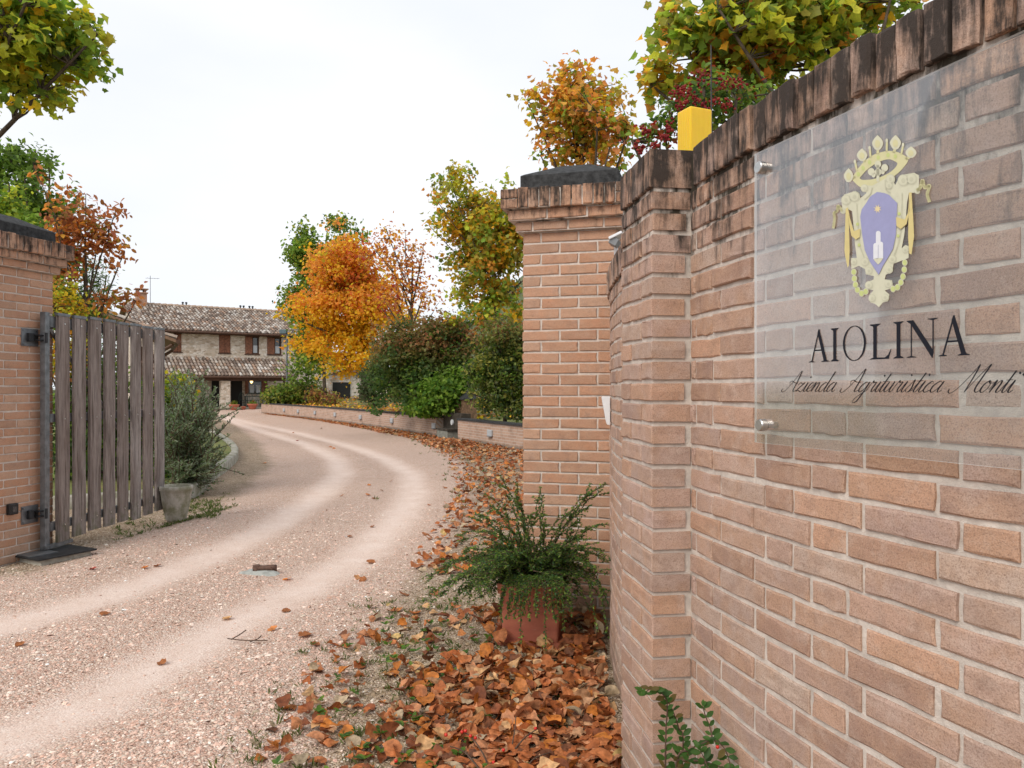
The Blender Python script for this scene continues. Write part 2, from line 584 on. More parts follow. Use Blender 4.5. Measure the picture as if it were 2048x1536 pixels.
# ------------------------------------------------------------------ object helpers
def tag(o, label=None, cat=None, group=None, kind=None):
    if label: o['label'] = label
    if cat: o['category'] = cat
    if group: o['group'] = group
    if kind: o['kind'] = kind
    return o


def empty(name, loc, label, cat, group=None, rz=0.0):
    o = bpy.data.objects.new(name, None)
    COL.objects.link(o)
    o.location = loc
    o.rotation_euler = (0, 0, rz)
    return tag(o, label, cat, group)


def link_mesh(name, me, parent=None, keep_world=True):
    o = bpy.data.objects.new(name, me)
    COL.objects.link(o)
    if parent is not None:
        o.parent = parent
        if keep_world:
            o.matrix_parent_inverse = world_of(parent).inverted()
    return o


def world_of(o):
    m = Matrix.LocRotScale(o.location, o.rotation_euler, o.scale)
    if o.parent is not None:
        return world_of(o.parent) @ o.matrix_parent_inverse @ m
    return m


class MB:
    """collects boxes, tubes, prisms in world space and links them as one mesh"""

    def __init__(s):
        s.v, s.f, s.c = [], [], []

    def add(s, vs_, fs_, col=(1, 1, 1)):
        o = len(s.v)
        s.v += [tuple(map(float, p)) for p in vs_]
        s.f += [tuple(i + o for i in f) for f in fs_]
        s.c += [col] * len(vs_)
        return s

    def box(s, c, size, rz=0.0, tilt=None, col=(1, 1, 1)):
        hx, hy, hz = size[0] / 2, size[1] / 2, size[2] / 2
        M = Matrix.Rotation(rz, 3, 'Z')
        if tilt is not None:
            M = M @ tilt
        vs_ = [Vector(c) + M @ Vector((x, y, z)) for x in (-hx, hx) for y in (-hy, hy) for z in (-hz, hz)]
        return s.add(vs_, [(0, 1, 3, 2), (4, 6, 7, 5), (0, 4, 5, 1), (2, 3, 7, 6), (0, 2, 6, 4), (1, 5, 7, 3)], col)

    def tube(s, pts, rad, n=6, col=(1, 1, 1), caps=True):
        pts = [Vector(p) for p in pts]
        if not hasattr(rad, '__len__'):
            rad = [rad] * len(pts)
        vs_, fs_ = [], []
        for i, p in enumerate(pts):
            a = pts[max(0, i - 1)]
            b_ = pts[min(len(pts) - 1, i + 1)]
            d = (b_ - a)
            d = d.normalized() if d.length > 1e-9 else Vector((0, 0, 1))
            q = d.to_track_quat('Z', 'Y')
            for k in range(n):
                an = 2 * pi * k / n
                vs_.append(p + q @ Vector((cos(an) * rad[i], sin(an) * rad[i], 0)))
        for i in range(len(pts) - 1):
            for k in range(n):
                k2 = (k + 1) % n
                fs_.append((i * n + k, i * n + k2, (i + 1) * n + k2, (i + 1) * n + k))
        if caps:
            fs_.append(tuple(range(n))[::-1])
            fs_.append(tuple((len(pts) - 1) * n + k for k in range(n)))
        return s.add(vs_, fs_, col)

    def lathe(s, c, prof, n=24, col=(1, 1, 1)):
        vs_, fs_ = [], []
        for r, z in prof:
            for k in range(n):
                an = 2 * pi * k / n
                vs_.append((c[0] + r * cos(an), c[1] + r * sin(an), c[2] + z))
        for i in range(len(prof) - 1):
            for k in range(n):
                k2 = (k + 1) % n
                fs_.append((i * n + k, i * n + k2, (i + 1) * n + k2, (i + 1) * n + k))
        fs_.append(tuple(range(n))[::-1])
        fs_.append(tuple((len(prof) - 1) * n + k for k in range(n)))
        return s.add(vs_, fs_, col)

    def mesh(s, name, mat, smooth=False):
        me = bpy.data.meshes.new(name)
        me.from_pydata(s.v, [], s.f)
        at = me.color_attributes.new('col', 'FLOAT_COLOR', 'POINT')
        at.data.foreach_set('color', np.array([(*c, 1) for c in s.c], 'f').ravel())
        me.materials.append(mat)
        if smooth:
            me.polygons.foreach_set('use_smooth', [True] * len(me.polygons))
        return me

    def build(s, name, mat, parent=None, smooth=False, bevel=0.0):
        o = link_mesh(name, s.mesh(name, mat, smooth), parent)
        if bevel:
            b = o.modifiers.new('bevel', 'BEVEL')
            b.width = bevel
            b.segments = 2
            b.limit_method = 'ANGLE'
        return o


def np_mesh(name, V, Fa, C, mat, smooth=False):
    """V (n,3), Fa (m,k) uniform polygons, C (n,3) colours"""
    me = bpy.data.meshes.new(name)
    V = np.ascontiguousarray(V, 'f')
    Fa = np.ascontiguousarray(Fa, 'i')
    m, k = Fa.shape
    me.vertices.add(len(V))
    me.vertices.foreach_set('co', V.ravel())
    me.loops.add(m * k)
    me.loops.foreach_set('vertex_index', Fa.ravel())
    me.polygons.add(m)
    me.polygons.foreach_set('loop_start', np.arange(0, m * k, k, dtype='i'))
    me.polygons.foreach_set('loop_total', np.full(m, k, 'i'))
    if smooth:
        me.polygons.foreach_set('use_smooth', np.ones(m, bool))
    me.update(calc_edges=True)
    if C is not None:
        at = me.color_attributes.new('col', 'FLOAT_COLOR', 'POINT')
        at.data.foreach_set('color', np.concatenate([C, np.ones((len(C), 1))], 1).astype('f').ravel())
    me.materials.append(mat)
    return me


# leaf templates: (verts, tris); x = along the leaf, y = across, z = up
def fan(outline, lift=0.12, cup=0.0):
    v = [(.45, 0, 0)] + [(x, y, lift * abs(y) + cup * (x - .5) ** 2) for x, y in outline]
    n = len(outline)
    return np.array(v), np.array([(0, 1 + i, 1 + (i + 1) % n) for i in range(n)])


T_KITE = (np.array([(0, 0, 0), (.45, .36, .1), (1, 0, -.06), (.45, -.36, .1)]), np.array([(0, 1, 2), (0, 2, 3)]))
T_OVAL = (np.array([(0, 0, 0), (.3, .26, .07), (.7, .24, .06), (1, 0, -.05), (.7, -.24, .06), (.3, -.26, .07)]),
          np.array([(0, 1, 2), (0, 2, 3), (0, 3, 4), (0, 4, 5)]))
T_NARROW = (np.array([(0, 0, 0), (.5, .1, .02), (1, 0, 0), (.5, -.1, .02)]), np.array([(0, 1, 2), (0, 2, 3)]))
T_MAPLE = fan([(0, 0), (.02, .32), (.24, .31), (.46, .54), (.60, .31), (1.0, 0), (.60, -.31), (.46, -.54), (.24, -.31), (.02, -.32)], .22, -.45)
_dry = [(.04, 0), (-.02, .16), (.06, .33), (.22, .40), (.36, .43), (.50, .46), (.68, .36), (.82, .22), (1.0, .02), (.84, -.20), (.70, -.35), (.50, -.44), (.36, -.42), (.20, -.41), (.05, -.32), (-.02, -.16)]


def basis(nrm, spin):
    nrm = nrm / np.linalg.norm(nrm, axis=1, keepdims=True)
    ref = np.where(np.abs(nrm[:, 2:3]) > .95, np.array([[1., 0, 0]]), np.array([[0, 0, 1.]]))
    a = np.cross(ref, nrm)
    a /= np.linalg.norm(a, axis=1, keepdims=True)
    b_ = np.cross(nrm, a)
    c, s_ = np.cos(spin)[:, None], np.sin(spin)[:, None]
    x = a * c + b_ * s_
    y = np.cross(nrm, x)
    return np.stack([x, y, nrm], 2)      # columns


def leaves_mesh(name, pos, nrm, spin, size, col, tmpl, mat, xdir=None):
    T, Fa = tmpl
    if xdir is not None:
        x = xdir / np.linalg.norm(xdir, axis=1, keepdims=True)
        z = nrm - (nrm * x).sum(1, keepdims=True) * x
        z /= np.linalg.norm(z, axis=1, keepdims=True) + 1e-9
        R = np.stack([x, np.cross(z, x), z], 2)
    else:
        R = basis(nrm, spin)
    n, k = len(pos), len(T)
    V = pos[:, None, :] + size[:, None, None] * np.einsum('nij,kj->nki', R, T)
    FF = (Fa[None] + (np.arange(n) * k)[:, None, None]).reshape(-1, 3)
    C = np.repeat(col, k, axis=0)
    return np_mesh(name, V.reshape(-1, 3), FF, C, mat)


def bez(a, b_, c, n=8):
    t = np.linspace(0, 1, n)[:, None]
    return (1 - t) ** 2 * a + 2 * t * (1 - t) * b_ + t * t * c


def pal(cols, w, n, jit=.18):
    cols = np.array(cols, float)
    i = RNG.choice(len(cols), n, p=np.array(w, float) / sum(w))
    return cols[i]


GRN = (.15, .25, .03); GRN2 = (.27, .42, .055); DGRN = (.06, .12, .03); YGR = (.62, .66, .06); OLV = (.40, .38, .07)
YEL = (.93, .62, .03); AMB = (.93, .50, .03); ORG = (.90, .37, .06); RED = (.42, .045, .03); BRN = (.33, .12, .04); RUSTC = (.50, .19, .06); PINK = (.55, .22, .12)


def foliage(blobs, n_clump, per, sigma, leaf, palette, weights, shell=2.4, upbias=.5, clump_jit=.5, zcol=None, flat=.75, lumps=0, zmin=None):
    """blobs: (cx,cy,cz,rx,ry,rz). Clump centres spread through the ellipsoids, leaves gathered round them."""
    B = np.array(blobs, float)
    if lumps:
        v0 = B[:, 3] * B[:, 4] * B[:, 5]
        li = RNG.choice(len(B), lumps, p=v0 / v0.sum())
        dl = RNG.normal(size=(lumps, 3))
        dl /= np.linalg.norm(dl, axis=1, keepdims=True)
        rl = RNG.random(lumps) ** (1 / 2.6) * RNG.uniform(.82, 1.04, lumps)
        k_ = RNG.uniform(.14, .40, lumps)[:, None]
        gm = np.cbrt(v0)[li][:, None]
        B = np.concatenate([B[li, :3] + dl * B[li, 3:] * rl[:, None], (B[li, 3:] * .5 + gm * .5) * k_ * np.array((1.15, 1.15, .8))], 1)
    vol = (B[:, 3] * B[:, 4] * B[:, 5]) ** .8
    bi = RNG.choice(len(B), n_clump, p=vol / vol.sum())
    d = RNG.normal(size=(n_clump, 3))
    d /= np.linalg.norm(d, axis=1, keepdims=True)
    r = RNG.random(n_clump) ** (1 / shell)
    r *= 1 + RNG.normal(0, .09, n_clump)
    cc = B[bi, :3] + d * B[bi, 3:] * r[:, None]
    ccol = pal(palette, weights, n_clump)
    if zcol is not None:
        zc, amt = zcol(cc)
        ccol = ccol * (1 - amt[:, None]) + zc * amt[:, None]
    nl = n_clump * per
    ci = np.repeat(np.arange(n_clump), per)
    g = RNG.normal(size=(nl, 3)) * sigma
    g[:, 2] *= flat
    pos = cc[ci] + g
    if zmin is not None:
        pos[:, 2] = np.maximum(pos[:, 2], zmin + RNG.random(nl) * .1)
    out = pos - B[bi[ci], :3]
    out /= np.linalg.norm(out, axis=1, keepdims=True) + 1e-6
    nrm = RNG.normal(size=(nl, 3)) * .6 + out * .45
    nrm[:, 2] += upbias
    lcol = pal(palette, weights, nl)
    mixk = clump_jit * RNG.random(nl)[:, None]
    col = ccol[ci] * (1 - mixk) + lcol * mixk
    col *= (1 + RNG.normal(0, .16, (nl, 1)))
    col *= (1 + RNG.normal(0, .05, (nl, 3)))
    size = leaf * RNG.uniform(.65, 1.25, nl)
    return cc, pos, nrm, RNG.uniform(0, 2 * pi, nl), size, np.clip(col, .004, .95)


def limbs(mb, base, top, r0, targets, n_main=9, n_twig=60, rtip=.012, start=.35, nseg=6, lean=None):
    """trunk from base to top, main limbs to far clumps, twigs to the rest"""
    base, top = np.array(base, float), np.array(top, float)
    mid = (base + top) / 2 + np.array([RNG.normal(0, .12), RNG.normal(0, .12), 0]) * np.linalg.norm(top - base) * .25
    tr = bez(base, mid, top, 12)
    rad = r0 * (1 - .82 * np.linspace(0, 1, 12))
    rad[0] *= 1.35
    mb.tube(tr, list(rad), 8)
    nodes = [(tr[i], rad[i]) for i in range(int(12 * start), 12)]
    T = np.array(targets)
    if len(T) == 0:
        return
    ctr = T.mean(0)
    order = np.argsort(-np.linalg.norm(T - ctr, axis=1))
    picks, used = [], []
    for i in order:
        if all(np.linalg.norm(T[i] - T[j]) > .22 * np.ptp(T, axis=0).max() for j in used):
            used.append(i)
            picks.append(i)
        if len(picks) >= n_main:
            break
    allp = [(p, r) for p, r in nodes]
    for i in picks:
        e = T[i]
        j = min(range(len(nodes)), key=lambda q: abs(nodes[q][0][2] - (base[2] + (e[2] - base[2]) * .62)))
        a, ra = nodes[j]
        m_ = a * .45 + e * .55 + np.array([0, 0, -.04 * np.linalg.norm(e - a)]) + RNG.normal(0, .05, 3) * np.linalg.norm(e - a)
        pts = bez(a, m_, e, 9)
        rr = np.linspace(ra * .62, rtip, 9)
        mb.tube(pts, list(rr), nseg)
        allp += [(pts[q], rr[q]) for q in range(2, 9)]
    A = np.array([p for p, r in allp])
    R_ = np.array([r for p, r in allp])
    for i in RNG.choice(len(T), min(n_twig, len(T)), replace=False):
        e = T[i]
        j = np.argmin(np.linalg.norm(A - e, axis=1) + .4 * np.maximum(0, A[:, 2] - e[2]))
        a = A[j]
        m_ = (a + e) / 2 + RNG.normal(0, .12, 3) * np.linalg.norm(e - a)
        mb.tube(bez(a, m_, e, 5), list(np.linspace(min(R_[j] * .6, .03), rtip * .6, 5)), 4)


def PB(x, y, d, rx, ry, rd=None):
    """an ellipsoid seen at (x, y) of half-size (rx, ry) photo pixels, at distance d"""
    k = d / F
    c = P(x, y, d)
    return (c[0], c[1], c[2], rx * k, (rd if rd else rx) * k, ry * k)


def tree(name, label, cat, base, top, r0, blobs, n_clump, per, sigma, leaf, palette, weights, tmpl=T_KITE, group=None, n_main=9, n_twig=60,
         start=.35, mat=M_LEAF, trunk_name='trunk', crown_name='crown', bark=M_BARK, rtip=.012, **kw):
    o = empty(name, base, label, cat, group)
    cc, pos, nrm, spin, size, col = foliage(blobs, n_clump, per, sigma, leaf, palette, weights, **kw)
    mb = MB()
    limbs(mb, base, top, r0, cc, n_main, n_twig, rtip, start)
    mb.build(trunk_name, bark, o, True)
    link_mesh(crown_name, leaves_mesh(crown_name, pos, nrm, spin, size, col, tmpl, mat), o)
    return o


# ------------------------------------------------------------------ ground
def axis(lo, hi, a, b_, st, grow):
    mid = list(np.arange(a, b_ + 1e-6, st))
    up, s_ = [], st
    x = mid[-1]
    while x < hi:
        s_ *= grow
        x += s_
        up.append(x)
    dn, s_ = [], st
    x = mid[0]
    while x > lo:
        s_ *= grow
        x -= s_
        dn.append(x)
    return np.array(dn[::-1] + mid + up)


def g2(*pts):
    return [tuple(G(x, y)[:2]) for x, y in pts]


TRACK_A = [(-3.9, 1.4)] + g2((0, 1475), (176, 1409), (352, 1308), (483, 1237), (615, 1167), (725, 1100), (797, 1035), (828, 985), (822, 945), (770, 915), (690, 888), (600, 866), (510, 848), (450, 832))
TRACK_B = [(-6.5, 3.6)] + g2((0, 1246), (220, 1185), (396, 1119), (535, 1055), (634, 991), (684, 946), (672, 916), (612, 888), (540, 866), (480, 848), (440, 832))
DRIVE = [(-.75, -6.0), (-.7, 1.4)] + g2((610, 1536), (655, 1440), (720, 1330), (815, 1190), (900, 1090), (945, 1010), (952, 960), (925, 915), (850, 880), (740, 857), (640, 840), (560, 829), (530, 824)) + \
    [(-18, 53.5), (-24, 50)] + g2((425, 828), (470, 850), (520, 890), (540, 930), (490, 975), (400, 1020), (300, 1058), (170, 1105), (60, 1148)) + [(-6.0, 6.0), (-14, 5.0), (-14, -6)]


def gz(x, y):
    x = np.asarray(x, float)
    y = np.asarray(y, float)
    z = .24 * sstep(45, 53, y) * sstep(14, 0, x)
    z = z + .012 * np.sin(x * 1.3 + .4) * np.sin(y * 1.1) * sstep(0, 4, np.hypot(x, y)) * sstep(60, 30, y)
    tr = np.minimum(pdist(x, y, TRACK_A), pdist(x, y, TRACK_B))
    z = z - .028 * (1 - sstep(.1, .55, tr)) + .012 * sstep(.35, .75, tr) * (1 - sstep(.75, 1.2, tr))
    return z


X = axis(-900, 900, -17.0, 2.4, .085, 1.12)
Y = axis(-60, 1400, 1.2, 13.0, .07, 1.022)
XX, YY = np.meshgrid(X, Y)
xs, ys = XX.ravel(), YY.ravel()
near = (np.abs(xs) < 60) & (ys < 90)
ZZ = gz(xs, ys)
trk = np.minimum(pdist(xs, ys, TRACK_A), pdist(xs, ys, TRACK_B))
track_m = (1 - sstep(.0, .46, trk)) * near
dr_in = inside(xs, ys, DRIVE)
dr_d = pdist(xs, ys, DRIVE + [DRIVE[0]])
sgn = np.where(dr_in, -dr_d, dr_d)
verge_m = sstep(-.45, .35, sgn)
grass_m = sstep(3.0, 7.0, sgn) * (ys > 10)
ZZ = ZZ + .02 * sstep(.1, .9, sgn) * near
nx, ny = len(X), len(Y)
ii = np.arange(nx * ny).reshape(ny, nx)
FG = np.stack([ii[:-1, :-1], ii[:-1, 1:], ii[1:, 1:], ii[1:, :-1]], -1).reshape(-1, 4)
me = np_mesh('ground', np.stack([xs, ys, ZZ], 1), FG, None, M_GROUND, True)
at = me.color_attributes.new('mask', 'FLOAT_COLOR', 'POINT')
at.data.foreach_set('color', np.stack([track_m, verge_m, grass_m, np.ones_like(xs)], 1).astype('f').ravel())
ground = link_mesh('ground', me)
tag(ground, 'pinkish gravel drive with two pale wheel tracks', kind='structure')

# ------------------------------------------------------------------ bricks
C_, SL, HL = .072, .25, .125          # course height, stretcher pitch, header pitch
Z0 = .014                             # level of the first bed joint


def brick_mesh(l, w, h, seed, ch=.0035):
    """brick with a ragged arris round its front face; front = -y at y=0, body towards +y"""
    rs = np.random.default_rng(seed)
    hx, hz_ = l / 2, h / 2
    e = .0012
    out = [(-hx, -hz_), (-hx / 3, -hz_), (hx / 3, -hz_), (hx, -hz_), (hx, 0), (hx, hz_), (hx / 3, hz_), (-hx / 3, hz_), (-hx, hz_), (-hx, 0)]
    if l < .09:
        out = [(-hx, -hz_), (0, -hz_), (hx, -hz_), (hx, -hz_ / 3), (hx, hz_ / 3), (hx, hz_), (0, hz_), (-hx, hz_), (-hx, hz_ / 3), (-hx, -hz_ / 3)]
    o = np.array(out) + np.clip(rs.normal(0, e, (10, 2)), -.003, .003)
    chip = rs.random(10) < .12
    ins = ch * rs.uniform(.5, 1.5, 10) + chip * rs.uniform(.002, .006, 10)
    nrm_ = np.sign(np.array(out)) * (np.abs(np.array(out)) > np.array((hx, hz_)) * .99)
    f_ = o - nrm_ * ins[:, None]
    v = [(x, 0 + rs.normal(0, .0008), z) for x, z in f_] + [(x, ch * rs.uniform(.6, 1.3), z) for x, z in o] + [(x, w, z) for x, z in o]
    n = 10
    f = [tuple(range(n))] + [(i, (i + 1) % n, n + (i + 1) % n, n + i) for i in range(n)] + [(n + i, n + (i + 1) % n, 2 * n + (i + 1) % n, 2 * n + i) for i in range(n)] + [tuple(range(2 * n, 3 * n))[::-1]]
    return v, f


_bm = {}


def brick_data(l, w, h, mat, kind):
    l, w, h = round(l, 3), round(w, 3), round(h, 3)
    lst = _bm.setdefault((l, w, h, mat.name), [])
    if len(lst) < 9:
        v, f = brick_mesh(l, w, h, len(lst) * 31 + int(l * 1000) + 7)
        me = bpy.data.meshes.new(kind)
        me.from_pydata([tuple(p) for p in v], [], f)
        me.update()
        import bmesh
        bmx = bmesh.new(); bmx.from_mesh(me); bmesh.ops.recalc_face_normals(bmx, faces=bmx.faces); bmx.to_mesh(me); bmx.free()
        me.materials.append(mat)
        lst.append(me)
    return random.choice(lst)


def lay(parent, bricks, limit=300):
    """bricks: (kind, centre of front face, yaw, (l,w,h), mat, vertical tilt). The `limit` that show largest become parts, the rest one part."""
    def score(b):
        kind, p, yaw, sz, mat = b
        if p[1] < .3:
            return -1
        x, y = CX + F * p[0] / p[1], CY - F * (p[2] - H) / p[1]
        if not (-40 < x < 2090 and -40 < y < 1580):
            return -1
        nrm = Vector((sin(yaw), -cos(yaw), 0))
        view = Vector((-p[0], -p[1], H - p[2]))
        fc = nrm.dot(view) / view.length
        if kind != 'coping_brick' and fc <= 0.0:
            return -1
        return sz[0] * sz[2] * max(fc, .05) / p[1] ** 2
    groups = {}
    for b in bricks:
        groups.setdefault(b[0], []).append(b)
    rest = {}
    for kind, bl in groups.items():
        bl = sorted(bl, key=score, reverse=True)
        for n, b in enumerate(bl):
            _, p, yaw, sz, mat = b
            me = brick_data(*sz, mat, kind)
            if n < limit and score(b) > 0:
                o = bpy.data.objects.new(kind, me)
                COL.objects.link(o)
                o.parent = parent
                o.matrix_parent_inverse = world_of(parent).inverted()
                o.location = p
                o.rotation_euler = (random.gauss(0, .006), random.gauss(0, .004), yaw + random.gauss(0, .006))
            else:
                rest.setdefault(mat.name, []).append((me, Matrix.LocRotScale(Vector(p), Matrix.Rotation(yaw, 3, 'Z').to_euler(), None), mat))
    for nm, lst in rest.items():
        mb = MB()
        for me, M, mat in lst:
            mb.add([M @ v.co for v in me.vertices], [tuple(p.vertices) for p in me.polygons])
        o = mb.build('masonry', lst[0][2], parent)
        o['kind'] = 'stuff'


# ------------------------------------------------------------------ the curved gate wall with the sign
TH0, KN, KF = radians(9.5), radians(12), radians(9)
WC0 = np.array(((1380 - CX) / F * 2.615, 2.615))


def _curve():
    ds = .005
    pts = {0: (WC0[0], WC0[1])}
    x, y = WC0
    n1, n2 = int(2.3 / ds), int(2.36 / ds)
    near_, far_ = [], []
    for i in range(n1):
        th = TH0 + KN * (i + .5) * ds
        x += sin(th) * ds; y -= cos(th) * ds
        near_.append((x, y))
    x, y = WC0
    for i in range(n2):
        th = TH0 - KF * (i + .5) * ds
        x -= sin(th) * ds; y += cos(th) * ds
        far_.append((x, y))
    allp = np.array(far_[::-1] + [tuple(WC0)] + near_)
    ss = np.arange(-n2, n1 + 1) * ds
    return ss, allp


WS, WP = _curve()


def wall_at(s_):
    th = TH0 + (KN if s_ > 0 else KF) * s_
    return np.array((np.interp(s_, WS, WP[:, 0]), np.interp(s_, WS, WP[:, 1]))), th
# outward normal (towards the drive) = (-cos th, -sin th); along (towards the camera) = (sin th, -cos th)


def s_of_px(px):
    x = CX + F * WP[:, 0] / np.maximum(WP[:, 1], .05)
    k = (WS >= 0) & (WP[:, 1] > .6)
    return float(np.interp(px, x[k], WS[k]))


wall = empty('brick_wall', (WC0[0], WC0[1], 0), 'curved brick boundary wall with black stained top, carrying the clear sign', 'wall')
NCOURSE = 30
TOPZ = Z0 + NCOURSE * C_
sA, sB = s_of_px(1424), s_of_px(1585)
bricks = []
FACE_SINK = .0
for k in range(NCOURSE):
    z = Z0 + k * C_ + (C_ - .012) / 2 + .006
    start = sA if k % 2 else sB
    for lo, hi in (((-2.355, -.37),) if k < NCOURSE - 2 else ()) + ((.0, 2.28),):
        s_ = start - 2.5 * SL * 12
        i = 0
        while s_ < hi:
            L = (SL, SL, HL)[i % 3]
            a, b_ = max(s_, lo), min(s_ + L, hi)
            if b_ - a > .03:
                c, th = wall_at((a + b_) / 2)
                j = random.gauss(0, .0015)
                n = np.array((-cos(th), -sin(th)))
                p = c + n * j
                bricks.append(('brick', (p[0], p[1], z + random.gauss(0, .0012)), -(pi / 2 - th), (round((b_ - a - .0135) / .01) * .01 if b_ - a < .1 else b_ - a - .0135 + random.choice((-.002, 0, .002)), .11, C_ - .0135 + random.choice((-.001, 0, .001))), M_BRICK))
            s_ += L
            i += 1
# yaw: brick front is local -y, local x runs along the wall
for i, b in enumerate(bricks):
    pass
# coping: bricks on edge across the wall
s_ = -2.35
while s_ < 2.27:
    if not (-.39 < s_ < .0):
        c, th = wall_at(s_ + .035)
        n = np.array((-cos(th), -sin(th)))
        p = c + n * (.012 + random.gauss(0, .003))
        bricks.append(('coping_brick', (p[0], p[1], TOPZ - (2 * C_ if s_ < -.3 else 0) + .008 + .0645 + random.gauss(0, .003)), -(pi / 2 - th), (.057, .27, .129), M_BRICK))
    s_ += .066
# pilaster: steps forward .133 from the wall over .37 m
PW, PLn = .133, .375
pc, pth = wall_at(0)
al = np.array((sin(.14), -cos(.14)))         # towards the camera
ou = np.array((-cos(.14), -sin(.14)))        # towards the drive
pcorner = WC0 + ou * PW                       # near, outer corner
yawL = -(pi / 2 - .14)
for k in range(NCOURSE):
    z = Z0 + k * C_ + C_ / 2
    hh = C_ - .0135
    near_l = HL if k % 2 else SL
    far_l = PLn - near_l
    # near corner brick shows its end to the camera and its side to the drive
    c = pcorner - al * (near_l / 2 - .006) + ou * .002
    wdt = PW + (.004 if k % 2 else -.016)
    bricks.append(('brick', (c[0] + random.gauss(0, .0012), c[1], z), yawL, (near_l - .012, wdt, hh), M_BRICK))
    c = pcorner - al * (near_l + far_l / 2 - .004) + ou * .002
    bricks.append(('brick', (c[0] + random.gauss(0, .0012), c[1], z), yawL, (far_l - .012, PW - .01, hh), M_BRICK))
for i in range(5):
    c = pcorner - al * (.036 + i * .073) + ou * .008
    bricks.append(('coping_brick', (c[0], c[1], TOPZ + .008 + .0645), yawL, (.064, .30, .129), M_BRICK))
lay(wall, bricks, 300)
# mortar body behind the brick faces
mb = MB()
back, front = .25, .006
ring_f, ring_b = [], []
SSL = np.linspace(-2.35, 2.28, 90)
for s_ in SSL:
    c, th = wall_at(s_)
    n = np.array((-cos(th), -sin(th)))
    ring_f.append(c - n * front)
    ring_b.append(c - n * back)
vs_ = []
for zz in (-.25, TOPZ + .12):
    for rg in (ring_f, ring_b):
        for p, s_ in zip(rg, SSL):
            vs_.append((p[0], p[1], zz - (2 * C_ if zz > 1 and s_ < -.2 else 0)))
n = 90
fs_ = []
for i in range(n - 1):
    fs_ += [(i, i + 1, 2 * n + i + 1, 2 * n + i), (n + i + 1, n + i, 3 * n + i, 3 * n + i + 1), (2 * n + i, 2 * n + i + 1, 3 * n + i + 1, 3 * n + i)]
fs_ += [(0, 2 * n, 3 * n, n), (n - 1, 2 * n - 1, 4 * n - 1, 3 * n - 1)]
mb.add(vs_, fs_)
mb.build('mortar', M_MORTAR, wall)
mb = MB()
a = pcorner - ou * .006 - al * .008
b_ = pcorner - ou * .006 - al * (PLn - .004)
lx = np.array((cos(.14), sin(.14)))
c = b_ + lx * (PW + .05)
d = a + lx * (PW + .05)
q = [a, b_, c, d]
mb.add([(p[0], p[1], z) for z in (-.25, TOPZ + .12) for p in q], [(0, 1, 5, 4), (1, 2, 6, 5), (2, 3, 7, 6), (3, 0, 4, 7), (4, 5, 6, 7)])
mb.build('mortar', M_MORTAR, wall)

# ------------------------------------------------------------------ gate piers
GA = radians(15)
U = np.array((cos(GA), -sin(GA)))
V = np.array((sin(GA), cos(GA)))
PIER = 2.5 * SL


